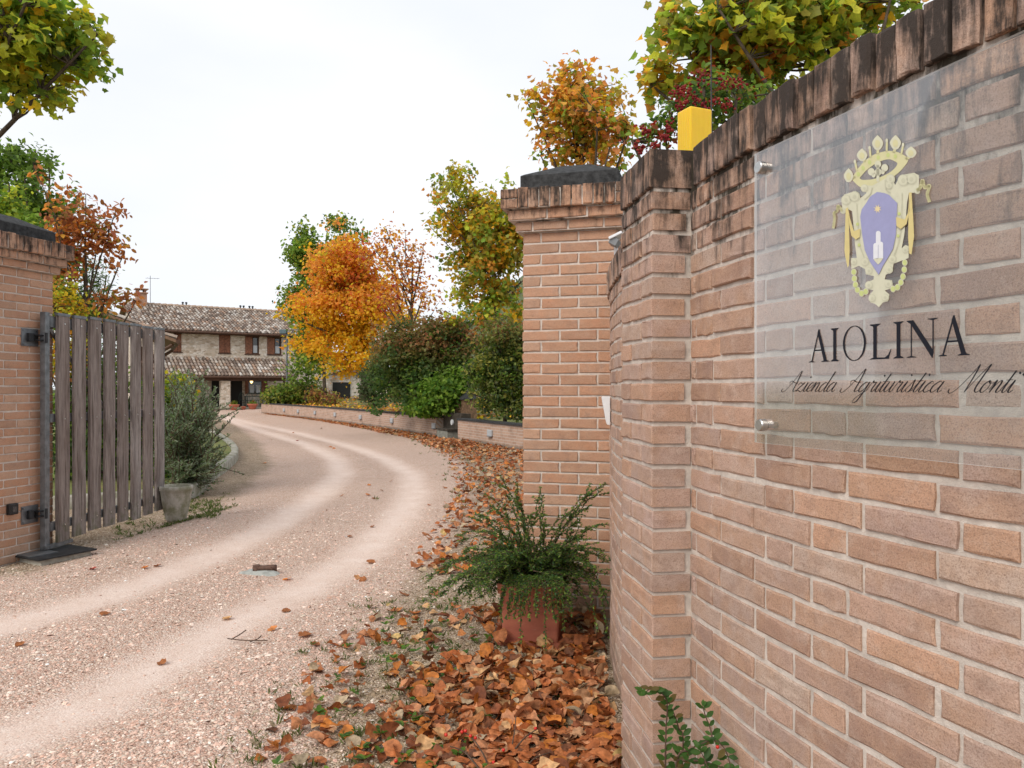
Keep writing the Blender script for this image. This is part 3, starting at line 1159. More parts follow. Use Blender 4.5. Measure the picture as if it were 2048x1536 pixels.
def pier(corner, label):
    """corner = front left corner in plan"""
    corner = np.array(corner)
    ctr = corner + (U + V) * PIER / 2
    o = empty('gate_pier', (ctr[0], ctr[1], 0), label, 'pier', 'brick gate piers')
    br = []
    shaft = 2.565
    nC = int((shaft - Z0) / C_)
    sides = [(corner, U, -GA), (corner + U * PIER, V, -GA + pi / 2), (corner + (U + V) * PIER, -U, -GA + pi), (corner + V * PIER, -V, -GA - pi / 2)]

    def course(z, hh, grow, pattern, kind='brick', depth=.11):
        for si, (c0, dr, yaw) in enumerate(sides):
            nrm = np.array((dr[1], -dr[0]))
            full = PIER + 2 * grow
            c = c0 + nrm * grow - dr * grow
            t_ = 0
            lens = pattern(si, full)
            for L in lens:
                pc_ = c + dr * (t_ + L / 2) + nrm * random.gauss(0, .0012)
                br.append((kind, (pc_[0], pc_[1], z + random.gauss(0, .001)), yaw, (L - .0125, depth, hh), M_BRICKP))
                t_ += L
    for k in range(nC):
        pat = (lambda si, f, k=k: [SL, SL, HL] if (k + si) % 2 else [HL, SL, SL])
        course(Z0 + k * C_ + C_ / 2, C_ - .0125, 0, pat)
    zt = Z0 + nC * C_

    def even(si, f):
        n_ = round(f / SL)
        return [f / n_] * n_

    def even2(si, f):
        n_ = round(f / SL)
        w_ = f / n_
        return [w_ / 2] + [w_] * (n_ - 1) + [w_ / 2]
    course(zt + .034, .056, .04, even2)
    course(zt + .068 + .036, .062, .08, even, depth=.15)

    def sold(si, f):
        n_ = int((f - .24) / .069)
        w_ = (f - .24) / n_
        return [w_] * n_
    zs = zt + .068 + .072
    for si, (c0, dr, yaw) in enumerate(sides):
        nrm = np.array((dr[1], -dr[0]))
        full = PIER + .24
        c = c0 + nrm * .12 - dr * .12
        lens = [.115] + sold(si, full - .0) + [.115]
        k_ = (full - .23) / (sum(lens) - .23)
        t_ = 0
        for i, L in enumerate(lens):
            if 0 < i < len(lens) - 1:
                L *= k_
                p_ = c + dr * (t_ + L / 2) + nrm * random.gauss(0, .003)
                br.append(('coping_brick', (p_[0], p_[1], zs + .066 + random.gauss(0, .002)), yaw, (L - .009, .11, .128), M_BRICKP))
            elif i == 0:
                for q in range(2):
                    p_ = c + dr * (L / 2)
                    br.append(('coping_brick', (p_[0], p_[1], zs + .033 + q * .066), yaw, (L - .006, .10, .058), M_BRICKP))
            else:
                for q in range(2):
                    p_ = c + dr * (full - L / 2)
                    br.append(('coping_brick', (p_[0], p_[1], zs + .033 + q * .066), yaw, (L - .006, .10, .058), M_BRICKP))
            t_ += L
    lay(o, br, 300)
    m_ = MB()
    m_.box((ctr[0], ctr[1], zt / 2 - .1), (PIER - .014, PIER - .014, zt + .2), -GA)
    m_.box((ctr[0], ctr[1], zt + .034), (PIER + .066, PIER + .066, .066), -GA)
    m_.box((ctr[0], ctr[1], zt + .104), (PIER + .146, PIER + .146, .07), -GA)
    m_.box((ctr[0], ctr[1], zs + .06), (PIER + .222, PIER + .222, .118), -GA)
    m_.build('mortar', M_MORTARP, o)
    # cap stone: slab with a low pyramid
    m_ = MB()
    zc = zs + .132
    hw = .325
    pts = []
    for (w_, z) in ((hw, zc - .02), (hw, zc + .105), (hw - .02, zc + .118), (.10, zc + .215)):
        for sx, sy in ((-1, -1), (1, -1), (1, 1), (-1, 1)):
            p_ = ctr + U * sx * w_ + V * sy * w_
            pts.append((p_[0], p_[1], z))
    fs__ = []
    for i in range(3):
        for q in range(4):
            fs__.append((i * 4 + q, i * 4 + (q + 1) % 4, i * 4 + 4 + (q + 1) % 4, i * 4 + 4 + q))
    fs__ += [(0, 3, 2, 1), (12, 13, 14, 15)]
    m_.add(pts, fs__)
    m_.build('cap_stone', M_STONE, o, bevel=.003)
    return o


pier_r = pier((.07, 5.11), 'brick gate pier with dark stone cap behind the terracotta planter')
CL = np.array((-4.147, 6.965)) - V * PIER - U * PIER
pier_l = pier(CL, 'brick gate pier with dark stone cap that carries the wooden gate')

# ------------------------------------------------------------------ the sign
# corners read off: left edge at px 1509 (y 307..884), right edge past the frame
sl = s_of_px(1512)
c1, th1 = wall_at(sl + .02)
c2, th2 = wall_at(s_of_px(1985))
ch = (c2 - c1)
ch = ch / np.linalg.norm(ch)                       # along the sign towards the camera
cn = np.array((-ch[1], ch[0]))
if cn[0] > 0:
    cn = -cn                                       # towards the drive
# chord of a bulging wall: push out so that the flat panel clears the bulge
SO = c1 + cn * .045


def sign_uv(px, py):
    """photo pixel on the sign panel -> metres along / above the panel"""
    r = (px - CX) / F
    # (SO + u*ch).x = r * (SO + u*ch).y
    u = (r * SO[1] - SO[0]) / (ch[0] - r * ch[1])
    d = SO[1] + u * ch[1]
    return u, H - (py - CY) / F * d


def sign_pt(u, z, off=0.0):
    p = SO + ch * u + cn * off
    return (p[0], p[1], z)


u0, ztop = sign_uv(1509, 308)
_, zbot = sign_uv(1513, 885)
u1 = u0 + 1.12
sign = empty('sign_panel', sign_pt((u0 + u1) / 2, zbot), 'clear acrylic sign with painted crest and black lettering on curved wall', 'sign')
mb = MB()
q = [sign_pt(u, z, o_) for o_ in (-.008, 0) for (u, z) in ((u0, zbot), (u1, zbot), (u1, ztop), (u0, ztop))]
mb.add(q, [(0, 1, 2, 3), (7, 6, 5, 4), (0, 4, 5, 1), (1, 5, 6, 2), (2, 6, 7, 3), (3, 7, 4, 0)])
pn_ = mb.build('panel', M_ACR, sign)
pn_.data.materials.append(M_ACRE)
for p_ in pn_.data.polygons:
    p_.material_index = 0 if p_.index < 2 else 1
for (px, py) in ((1527, 336), (1529, 850)):
    u, z = sign_uv(px, py)
    for uu in (u, u1 - (u - u0)):
        mb = MB()
        a_, b_ = Vector(sign_pt(uu, z, -.09)), Vector(sign_pt(uu, z, .012))
        mb.tube([a_, Vector(sign_pt(uu, z, -.0085))], .0085, 16)
        mb.tube([Vector(sign_pt(uu, z, .0005)), Vector(sign_pt(uu, z, .017)), Vector(sign_pt(uu, z, .020))], [.0165, .0165, .0145], 24)
        mb.build('standoff', M_STAINLESS, sign)


class Art:
    """flat painted shapes on the panel, coordinates in photo pixels of the crest"""

    def __init__(s):
        s.mb = MB()
        s.off = .0009

    def poly(s, pts, col, lift=0):
        o = s.off + lift * .0004
        uv = [sign_pt(*sign_uv(*p), o) for p in pts]
        me = bpy.data.meshes.new('t')
        s.mb.add(uv, [tuple(range(len(uv)))], col)

    def line(s, pts, w, col, lift=0):
        pts = catmull(pts, 6)
        for i in range(len(pts) - 1):
            (ax, ay), (bx, by) = pts[i], pts[i + 1]
            L = math.hypot(bx - ax, by - ay) or 1
            ww = w if not hasattr(w, '__len__') else w[0] + (w[1] - w[0]) * i / len(pts)
            nx_, ny_ = -(by - ay) / L * ww / 2, (bx - ax) / L * ww / 2
            ex, ey = (bx - ax) / L * ww * .15, (by - ay) / L * ww * .15
            s.poly([(ax + nx_ - ex, ay + ny_ - ey), (bx + nx_ + ex, by + ny_ + ey), (bx - nx_ + ex, by - ny_ + ey), (ax - nx_ - ex, ay - ny_ - ey)], col, lift)

    def disc(s, x, y, rx, ry, col, lift=0, n=14, rot=0):
        s.poly([(x + rx * cos(2 * pi * k / n) * cos(rot) - ry * sin(2 * pi * k / n) * sin(rot), y + rx * cos(2 * pi * k / n) * sin(rot) + ry * sin(2 * pi * k / n) * cos(rot)) for k in range(n)], col, lift)


def catmull(pts, n=8):
    if len(pts) < 3:
        return list(pts)
    p = [pts[0]] + list(pts) + [pts[-1]]
    out = []
    for i in range(1, len(p) - 2):
        for k in range(n):
            t = k / n
            a, b_, c, d = p[i - 1], p[i], p[i + 1], p[i + 2]
            out.append(tuple(.5 * ((2 * b_[j]) + (-a[j] + c[j]) * t + (2 * a[j] - 5 * b_[j] + 4 * c[j] - d[j]) * t * t + (-a[j] + 3 * b_[j] - 3 * c[j] + d[j]) * t ** 3) for j in (0, 1)))
    out.append(tuple(pts[-1]))
    return out


def Z5(pts):
    return [(1600 + x * .2604, 240 + y * .2604) for x, y in pts]


CREAM = (.60, .60, .46); PALEY = (.60, .58, .34); GOLD = (.62, .53, .24); BLUE = (.31, .32, .52); WHT = (.70, .72, .76); PGRN = (.52, .58, .24); SHADE = (.53, .53, .40)
art = Art()
# crown band as a bridge between outer and inner loop
outer = catmull([(398, 455), (440, 385), (500, 315), (580, 262), (680, 238), (765, 252), (832, 300), (800, 362), (735, 425), (645, 478), (550, 512), (470, 518), (398, 455)], 6)
inner = catmull([(460, 447), (492, 408), (530, 372), (600, 325), (680, 302), (725, 315), (750, 338), (712, 388), (640, 430), (560, 455), (500, 460), (475, 458), (460, 447)], 6)
n = min(len(outer), len(inner))
for i in range(n - 1):
    art.poly(Z5([outer[i], outer[i + 1], inner[i + 1], inner[i]]), PALEY)
for i in range(4, 34, 5):
    o_, i_ = outer[i], inner[i]
    art.disc(*Z5([((o_[0] + i_[0]) / 2, (o_[1] + i_[1]) / 2)])[0], 3.6, 4.6, PGRN, 1)
for (x, y, rx, ry, bx, by) in ((600, 178, 42, 62, 600, 262), (737, 175, 42, 60, 722, 250), (856, 250, 42, 48, 815, 300), (480, 270, 40, 52, 505, 318), (377, 428, 36, 58, 425, 440)):
    art.poly(Z5(catmull([(x, y - ry), (x + rx * .75, y - ry * .45), (x + rx, y + ry * .1), (x + rx * .5, y + ry * .75), (x, y + ry * .85), (x - rx * .5, y + ry * .75), (x - rx, y + ry * .1), (x - rx * .75, y - ry * .45), (x, y - ry)], 4)[:-1]), CREAM, 1)
    art.disc(*Z5([(x, y + 5)])[0], rx * .13, ry * .13, PALEY, 2)
    art.line(Z5([(x, y + ry * .6), (bx, by)]), 5.5, PALEY, 0)
for (x, y, bx, by) in ((538, 215, 545, 290), (670, 158, 668, 245), (795, 190, 780, 265), (425, 320, 440, 390)):
    art.line(Z5([(x, y), (bx, by)]), (4, 9), PALEY, 0)
    art.disc(*Z5([(x, y)])[0], 2.6, 4, CREAM, 1)
for (x, y, r) in ((603, 340, 26), (552, 398, 27), (655, 368, 27), (605, 400, 26), (570, 425, 16), (640, 400, 16)):
    art.disc(*Z5([(x, y)])[0], r * .26, r * .28, CREAM, 2)
art.line(Z5([(603, 350), (603, 470)]), 6, CREAM, 2)
# cartouche frame
frame = [(500, 500), (560, 505), (620, 470), (700, 428), (735, 500), (760, 450), (800, 420), (880, 405), (917, 425), (917, 520), (880, 560), (840, 560), (825, 640), (818, 740), (805, 880), (785, 985), (812, 960), (838, 970), (838, 1060), (785, 1080), (722, 1105), (714, 1160), (662, 1190), (655, 1225), (712, 1232), (712, 1290), (655, 1310), (690, 1340), (680, 1392), (640, 1402), (610, 1438), (580, 1412), (545, 1402), (533, 1350), (568, 1308), (508, 1296), (518, 1248), (568, 1225), (572, 1200), (508, 1185), (503, 1145), (455, 1120), (398, 1145), (396, 1060), (440, 1060), (425, 950), (415, 820), (404, 700), (362, 680), (330, 715), (322, 600), (345, 572), (430, 545), (468, 600), (515, 560), (482, 540)]
art.poly(Z5(frame), CREAM, 1)
for (x, y, r) in ((800, 465, 46), (862, 455, 44), (905, 545, 24), (700, 455, 36), (690, 505, 30), (360, 615, 40), (425, 590, 42), (335, 700, 22), (500, 525, 30), (715, 1070, 34), (505, 1090, 34), (690, 1150, 30), (535, 1160, 30), (685, 1260, 32), (535, 1270, 32), (660, 1365, 30), (560, 1370, 30), (815, 1000, 26), (420, 1090, 26)):
    cx_, cy_ = Z5([(x, y)])[0]
    art.disc(cx_, cy_, r * .26, r * .27, SHADE, 2)
    art.disc(cx_ - .7, cy_ - .7, r * .21, r * .22, CREAM, 3)
    art.disc(cx_, cy_, r * .09, r * .1, SHADE, 4)
for pts in ([(440, 640), (450, 800), (462, 950), (500, 1060)], [(790, 560), (785, 740), (772, 900), (730, 1040)], [(560, 520), (545, 570), (500, 610)], [(660, 460), (665, 530), (700, 560)]):
    art.line(Z5(pts), 2.2, SHADE, 3)
for (x, y) in ((448, 800), (460, 960), (768, 720), (760, 890)):
    art.disc(*Z5([(x, y)])[0], 3, 3.4, PGRN, 4)
shield = [(600, 553), (655, 562), (690, 575), (725, 610), (756, 640), (750, 750), (745, 880), (722, 990), (685, 1055), (645, 1120), (612, 1190), (578, 1140), (545, 1090), (505, 1000), (483, 870), (470, 745), (480, 690), (515, 640), (545, 590)]
art.poly(Z5(shield), BLUE, 5)
art.poly(Z5([(605 + (32 if k % 2 == 0 else 14) * cos(k * pi / 8 + .3), 683 + (36 if k % 2 == 0 else 15) * sin(k * pi / 8 + .3)) for k in range(16)]), (.74, .62, .36), 6)


def bar(x0, x1, y0, y1):
    r = (x1 - x0) / 2
    return [(x0, y1), (x0, y0 + r)] + [(x0 + r - r * cos(a), y0 + r - r * sin(a)) for a in np.linspace(.3, pi - .3, 6)] + [(x1, y0 + r), (x1, y1)]


art.poly(Z5(bar(592, 628, 852, 960)), WHT, 6)
art.poly(Z5(bar(573, 609, 945, 1068)), WHT, 7)
art.poly(Z5(bar(612, 649, 935, 1062)), WHT, 7)
art.poly(Z5([(573, 1068), (610, 1060), (649, 1062), (630, 1092), (610, 1112), (590, 1090)]), CREAM, 7)
# drapes and tassels
for pts, col in (([(362, 680), (380, 672), (388, 840), (392, 1000), (386, 1120), (376, 1133), (360, 1060), (352, 1000)], GOLD), ([(380, 680), (396, 760), (425, 855), (472, 835), (470, 900), (440, 920), (405, 890), (388, 800)], GOLD),
                 ([(848, 560), (868, 555), (880, 740), (888, 890), (868, 1035), (850, 1025), (842, 900)], GOLD), ([(850, 600), (838, 720), (815, 765), (748, 745), (752, 815), (785, 838), (830, 800), (852, 700)], GOLD)):
    art.poly(Z5(pts), col, 8)
art.line(Z5([(330, 700), (300, 660), (290, 700), (268, 715), (272, 760), (262, 830)]), 5.5, PALEY, 4)
art.line(Z5([(905, 540), (930, 520), (948, 465), (965, 520), (1002, 505), (985, 570), (1000, 628)]), 6.5, PALEY, 4)
for (x, y) in ((420, 1168), (424, 1218), (433, 1265), (448, 1305), (480, 1332), (512, 1318), (812, 1096), (808, 1150), (798, 1203), (782, 1248), (756, 1285), (722, 1298)):
    art.disc(*Z5([(x, y)])[0], 5.6, 6.8, CREAM, 4)
    art.disc(*Z5([(x, y)])[0], 4.4, 5.4, PGRN, 5)
crest = art.mb.build('crest', M_PRINT, sign)
crest['label'] = 'painted coat of arms with crown and blue shield'

INK = (.010, .011, .018)


def serif(ch_):
    """capital letter outlines in a unit box, convex-ish pieces"""
    if ch_ == 'I':
        return [[(.33, .04), (.67, .04), (.67, .96), (.33, .96)], [(.08, 0), (.92, 0), (.92, .022), (.67, .07), (.33, .07), (.08, .022)], [(.08, 1), (.92, 1), (.92, .978), (.67, .93), (.33, .93), (.08, .978)]]
    if ch_ == 'A':
        return [[(.10, 0), (.165, 0), (.50, .93), (.475, 1.02)], [(.475, 1.02), (.42, .90), (.74, 0), (.90, 0), (.52, 1.02)], [(.23, .345), (.68, .345), (.665, .39), (.25, .39)], [(0, 0), (.28, 0), (.28, .018), (.17, .045), (.10, .045), (0, .018)], [(.62, 0), (1, 0), (1, .018), (.89, .05), (.73, .05), (.62, .018)]]
    if ch_ == 'L':
        return [[(.16, .03), (.33, .03), (.33, .96), (.16, .96)], [(0, 1), (.50, 1), (.50, .98), (.33, .93), (.16, .93), (0, .98)], [(0, 0), (.88, 0), (.90, .045), (.33, .05), (.16, .05), (0, .02)], [(.88, 0), (1, .27), (.965, .27), (.85, .12), (.70, .045)]]
    if ch_ == 'N':
        return [[(.13, .02), (.175, .02), (.175, .95), (.13, .95)], [(0, 1), (.22, 1), (.85, .18), (.85, -.03), (.82, -.03), (.13, .90), (0, .98)], [(.83, -.02), (.875, .1), (.875, .97), (.83, .97)], [(0, 0), (.32, 0), (.32, .018), (.175, .05), (.13, .05), (0, .018)], [(.68, 1), (1, 1), (1, .982), (.875, .95), (.83, .95), (.68, .982)]]
    return []


text = MB()


def put(pts_uz, off=.0012):
    text.add([sign_pt(u, z, off) for u, z in pts_uz], [tuple(range(len(pts_uz)))], INK)


def R6(x, y):
    return 1540 + x * .248, 600 + y * .248


_, zb1 = sign_uv(*R6(320, 503)); _, zb2 = sign_uv(*R6(1615, 446))
zb = (zb1 + zb2) / 2
_, zt1 = sign_uv(*R6(525, 228)); _, zt2 = sign_uv(*R6(1315, 146))
cap = (zt1 + zt2) / 2 - zb
for ch_, xa, xb in (('A', 318, 482), ('I', 488, 562), ('O', 590, 778), ('L', 808, 984), ('I', 992, 1088), ('N', 1106, 1358), ('A', 1364, 1617)):
    ua, ub = sign_uv(*R6(xa, 400))[0], sign_uv(*R6(xb, 400))[0]
    if ch_ == 'O':
        N_ = 28
        om = ((ua + ub) / 2, zb + cap / 2)
        hw, hh = (ub - ua) / 2, cap / 2 * 1.035
        for k in range(N_):
            q = []
            for kk, ins in ((k, 0), (k + 1, 0), (k + 1, 1), (k, 1)):
                a = 2 * pi * kk / N_
                fx = hw * (1 - (.19 if ins else 0))
                fy = hh * (1 - (.05 if ins else 0))
                q.append((om[0] + fx * cos(a), om[1] + fy * sin(a)))
            put(q)
    else:
        for i, piece in enumerate(serif(ch_)):
            put([(ua + (ub - ua) * x, zb + cap * y) for x, y in piece], .0012 + i * .0001)
lt = text.build('lettering', M_PRINT, sign)
lt['label'] = 'black serif capitals reading AIOLINA'

GL = {
    'a': ([[(.78, .82), (.5, 1.0), (.12, .6), (.08, .15), (.3, 0), (.62, .35), (.82, .98), (.70, .25), (.82, 0), (1.05, .22)]], 1.0),
    'z': ([[(-.05, .72), (.2, 1), (.5, .86), (.75, .98), (.35, .5), (.05, .05), (.35, .12), (.65, -.02), (.95, .2)]], .92),
    'i': ([[(-.05, .2), (.25, 1), (.14, .2), (.28, 0), (.5, .22)], 'dot'], .46),
    'e': ([[(-.05, .22), (.35, .42), (.6, .78), (.42, 1), (.14, .7), (.08, .22), (.3, 0), (.7, .22)]], .66),
    'n': ([[(-.05, .25), (.12, .9), (.2, 1), (.17, .6), (.06, 0)], [(.06, 0), (.32, .72), (.58, 1), (.66, .75), (.56, .15), (.7, 0), (.95, .22)]], .92),
    'd': ([[(.78, .82), (.5, 1.0), (.12, .6), (.08, .15), (.3, 0), (.62, .35), (.9, 1.3), (1.05, 2.1), (.74, .3), (.84, 0), (1.05, .22)]], 1.0),
    'g': ([[(.78, .82), (.5, 1.0), (.12, .6), (.08, .15), (.3, 0), (.62, .35), (.82, .98), (.64, -.2), (.42, -.95), (.12, -1.12), (.0, -.85), (.35, -.35), (1.0, .22)]], .96),
    'r': ([[(-.05, .22), (.22, 1.08), (.33, .9), (.58, .94), (.46, .3), (.56, 0), (.8, .22)]], .76),
    't': ([[(-.05, .22), (.25, 1.0), (.42, 1.75), (.16, .3), (.28, 0), (.52, .22)], [(.04, 1.02), (.55, 1.05)]], .5),
    'u': ([[(-.05, .22), (.18, 1), (.08, .25), (.22, 0), (.5, .3), (.7, 1), (.6, .2), (.72, 0), (.95, .22)]], .92),
    's': ([[(-.05, .2), (.25, .8), (.42, 1.15), (.45, .75), (.5, .35), (.35, .02), (.08, .06), (.12, .22)], [(.4, .04), (.75, .22)]], .66),
    'c': ([[(.62, .78), (.45, 1), (.14, .62), (.08, .18), (.3, 0), (.68, .22)]], .64),
    'o': ([[(.5, 1), (.18, .7), (.08, .2), (.3, 0), (.62, .35), (.66, .85), (.5, 1), (.6, .78), (.98, .82)]], .9),
    'A': ([[(-.55, .35), (-.6, .05), (-.3, -.05), (.1, .35), (.6, 1.3), (1.05, 2.3), (1.08, 1.2), (1.0, .2), (1.15, 0), (1.4, .2)], [(.25, .75), (.1, 1.05), (.35, 1.2), (.75, 1.0), (1.25, .95)]], 1.4),
    'M': ([[(-.75, .3), (-.72, .02), (-.4, -.05), (.1, .5), (.7, 1.7), (.95, 2.35), (.92, 1.2), (.78, .02)], [(.78, .02), (1.3, 1.2), (1.9, 2.35), (1.75, 1.4), (1.6, .35), (1.85, 0), (2.2, .3)]], 2.05),
    "'": ([[(.35, 1.9), (.2, 1.4)]], .3),
}
script = MB()
_, zs_ = sign_uv(*R6(1000, 742))


def write(word, xa, xb, xh):
    strokes, pen = [], 0.0
    for ch_ in word:
        st, adv = GL[ch_]
        for s_ in st:
            if isinstance(s_, str):
                strokes.append([(pen + .30 + .0, 1.55), (pen + .34, 1.62)])
            else:
                strokes.append([(pen + x, y) for x, y in s_])
        pen += adv
    SLANT = .55
    xs_ = [x + SLANT * y for s_ in strokes for x, y in s_]
    lo, hi = min(xs_), max(xs_)
    ua, ub = sign_uv(*R6(xa, 700))[0], sign_uv(*R6(xb, 700))[0]
    kx = (ub - ua) / (hi - lo)
    for s_ in strokes:
        pts = catmull([(ua + (x + SLANT * y - lo) * kx, zs_ + y * xh) for x, y in s_], 7)
        for i in range(len(pts) - 1):
            (ax, ay), (bx, by) = pts[i], pts[i + 1]
            L = math.hypot(bx - ax, by - ay) or 1e-6
            down = max(0, -(by - ay) / L)
            t_ = i / max(1, len(pts) - 1)
            w_ = xh * (.055 + .085 * down * min(1, 4 * t_ * (1 - t_) + .3))
            if len(s_) == 2 and s_[0][1] > 1.3:
                w_ = xh * .17
            nx_, ny_ = -(by - ay) / L * w_ / 2, (bx - ax) / L * w_ / 2
            ex, ey = (bx - ax) / L * w_ * .2, (by - ay) / L * w_ * .2
            q = [(ax + nx_ - ex, ay + ny_ - ey), (bx + nx_ + ex, by + ny_ + ey), (bx - nx_ + ex, by - ny_ + ey), (ax - nx_ - ex, ay - ny_ - ey)]
            script.add([sign_pt(u, z, .0012) for u, z in q], [(0, 1, 2, 3)], INK)


_, za_ = sign_uv(*R6(350, 668)); _, zb_ = sign_uv(*R6(350, 740))
XH = (za_ - zb_) * 1.02
write('Azienda', 95, 540, XH)
write('Agrituristica', 567, 1408, XH)
write("Monti'", 1440, 2090, XH)
sc = script.build('script_lettering', M_PRINT, sign)
sc['label'] = 'black script lettering reading Azienda Agrituristica Monti'

# ------------------------------------------------------------------ things on the wall
lp = np.array(P(1389, 296, 2.86))
bx_ = empty('warning_light', (lp[0], lp[1], TOPZ + .137), 'yellow plastic gate beacon standing on top of the curved wall', 'light')
yaw = radians(24)
zt_ = H - (222 - CY) / F * 2.86
zb_ = TOPZ + .137
MB().box((lp[0], lp[1], zb_ + .012), (.092, .08, .024), yaw).build('base', M_GREYP, bx_, bevel=.004)
mb = MB()
w1, w2 = .098, .082
hh = zt_ - zb_ - .024
mb.box((lp[0], lp[1], zb_ + .024 + hh / 2), (w1, w2, hh), yaw)
mb.build('lens', M_YELLOW, bx_, bevel=.006)
mb = MB()
ap = P(1424, 270, 2.92)
mb.tube([(ap[0], ap[1], TOPZ + .10), (ap[0], ap[1], TOPZ + .15)], .007, 8)
mb.tube([(ap[0], ap[1], TOPZ + .15), tuple(P(1422, 90, 2.92))], [.0035, .002], 6)
tag(mb.build('antenna', M_BLACK), 'thin black antenna rod beside the yellow beacon', 'antenna')

# white keypad on the far part of the wall, seen from the side
kc, kth = wall_at(-1.62)
kn = np.array((-cos(kth), -sin(kth)))
ka = np.array((sin(kth), -cos(kth)))
kz0, kz1 = H - (850 - CY) / F * kc[1], H - (793 - CY) / F * kc[1]
mb = MB()
prof = [(.004, kz0), (.022, kz0 + .004), (.028, kz0 + .03), (.050, kz1 - .006), (.046, kz1), (.004, kz1)]
vs_ = [(*(kc + kn * o_ + ka * t_), z) for t_ in (-.04, .04) for o_, z in prof]
m_ = len(prof)
mb.add(vs_, [tuple(range(m_))[::-1], tuple(range(m_, 2 * m_))] + [(i, (i + 1) % m_, m_ + (i + 1) % m_, m_ + i) for i in range(m_)])
tag(mb.build('keypad', M_WHITE, bevel=.003), 'white plastic keypad box on the curved wall beside the pier', 'keypad')

# small white floodlight under the pier cap
fl = P(1233, 474, 4.62)
o = empty('floodlight', tuple(fl), 'small white floodlight under the cap of the pier behind the wall', 'light')
tl = Matrix.Rotation(radians(-24), 3, 'Y')
MB().box(tuple(fl), (.085, .13, .016), -GA, tl).build('hood', M_WHITE, o, bevel=.003)
MB().box((fl[0] - .010, fl[1] + .005, fl[2] - .032), (.05, .11, .045), -GA, Matrix.Rotation(radians(30), 3, 'Y')).build('body', M_GREYP, o, bevel=.003)
mb = MB()
mb.tube([(fl[0] + .0, fl[1] + .03, fl[2] - .04), (fl[0] + .005, fl[1] + .06, fl[2] - .12), (fl[0] + .03, fl[1] + .14, fl[2] - .16)], .012, 8)
mb.build('bracket', M_WHITE, o)

# ------------------------------------------------------------------ wooden gate
hx = np.array((-4.125, 6.80))
GD = np.array((sin(radians(4)), cos(radians(4))))
GN = np.array((GD[1], -GD[0]))              # towards the drive
gyaw = -radians(4)                           # local y along the leaf
GTOP, GBOT, GLEN = 2.17, .13, 1.98
gate = empty('gate_leaf', (hx[0], hx[1], 0), 'open gate leaf of weathered vertical boards on a grey steel frame', 'gate')


def gp(t_, o_, z):
    p = hx + GD * t_ + GN * o_
    return (p[0], p[1], z)


MB().box(gp(0, 0, 1.13), (.05, .06, 2.10), gyaw).build('stile', M_STEEL, gate, bevel=.003)
MB().box(gp(GLEN, 0, 1.16), (.045, .03, 2.0), gyaw).build('stile', M_STEEL, gate, bevel=.003)
for z in (2.10, 1.24, .27):
    mb = MB()
    L = GLEN - .05
    mb.box(gp(.035 + L / 2, 0, z), (.035, L - .02, .10 if z > 2 else .075), gyaw)
    mb.build('rail', M_STEEL, gate)
mb = MB()
mb.tube([gp(.06, -.004, 2.04), gp(.9, -.004, 1.3), gp(GLEN - .06, -.004, .34)], .018, 6)
mb.build('brace', M_STEEL, gate)
NB = 8
pitch = (GLEN - .075) / NB
for i in range(NB):
    t_ = .072 + pitch * (i + .5)
    w_ = pitch * random.uniform(.71, .76)
    z0, z1 = GBOT + random.uniform(-.015, .015) - (.03 if i == 0 else 0), GTOP - .008 + random.uniform(-.006, .006)
    nz_ = 14
    vs_, fs_ = [], []
    for k in range(nz_ + 1):
        z = z0 + (z1 - z0) * k / nz_
        jw = w_ / 2 * (1 + random.gauss(0, .022))
        ju = random.gauss(0, .0022)
        for (a, o_) in ((-jw + ju, .022), (-jw + .004 + ju, .046), (jw - .004 + ju, .046), (jw + ju, .042), (jw + ju, .022)):
            vs_.append(gp(t_ + a, o_, z))
    for k in range(nz_):
        for q in range(5):
            q2 = (q + 1) % 5
            fs_.append((k * 5 + q, k * 5 + q2, k * 5 + 5 + q2, k * 5 + 5 + q))
    fs_ += [(0, 1, 2, 3, 4)[::-1], tuple(nz_ * 5 + q for q in range(5))]
    mb = MB()
    mb.add(vs_, fs_)
    bd = mb.build('board', M_WOOD, gate)
    MB().box(gp(t_, .034, z1 + .014), (.032, w_ + .006, .026), gyaw).build('cap_strip', M_STEEL, bd, bevel=.002)
    for z in (2.09, 1.23, .27):
        a_, b_ = Vector(gp(t_ + .01, .045, z)), Vector(gp(t_ + .01, .051, z))
        MB().tube([a_, b_], .007, 8).build('bolt_head', M_BOLT, bd)
for zpx in (677, 1024):
    z = H - (zpx - CY) / F * 6.85
    mb = MB()
    pf = np.array((-4.147, 6.965)) - V * .255 + U * .006
    mb.box((pf[0], pf[1], z), (.010, .17, .155), -GA)
    mb.build('hinge_plate', M_STEEL, gate, bevel=.004)
    mb = MB()
    for dz in (-.022, .022):
        mb.box((*(pf * .5 + hx * .5 + U * .008), z + dz), (.075, .05, .012), -GA)
    mb.tube([(*(hx + GN * .035 - GD * .03), z - .045), (*(hx + GN * .035 - GD * .03), z + .045)], .012, 10)
    mb.box((*(pf + U * .02 - V * .01), z), (.03, .05, .075), -GA)
    mb.build('hinge', M_STEELD, gate, bevel=.002)
    for dv in (-.068, .068):
        for dz in (-.06, .06):
            c = pf + V * dv
            MB().tube([(*(c + U * .005), z + dz), (*(c + U * .013), z + dz)], .008, 8).build('hinge_bolt', M_STEEL, gate)

# photocell on the left pier
pf = np.array((-4.147, 6.965))
tpx = -.44
c = pf + V * tpx + U * .022
z = H - (1018 - CY) / F * c[1]
ph = empty('photocell', (c[0], c[1], z), 'small black photocell box on the left brick pier', 'sensor')
MB().box((c[0], c[1], z), (.045, .085, .095), -GA).build('housing', M_BLACK, ph, bevel=.008)
c2_ = c + U * .0235
MB().box((c2_[0], c2_[1], z), (.004, .04, .045), -GA).build('lens', M_GLASS, ph)

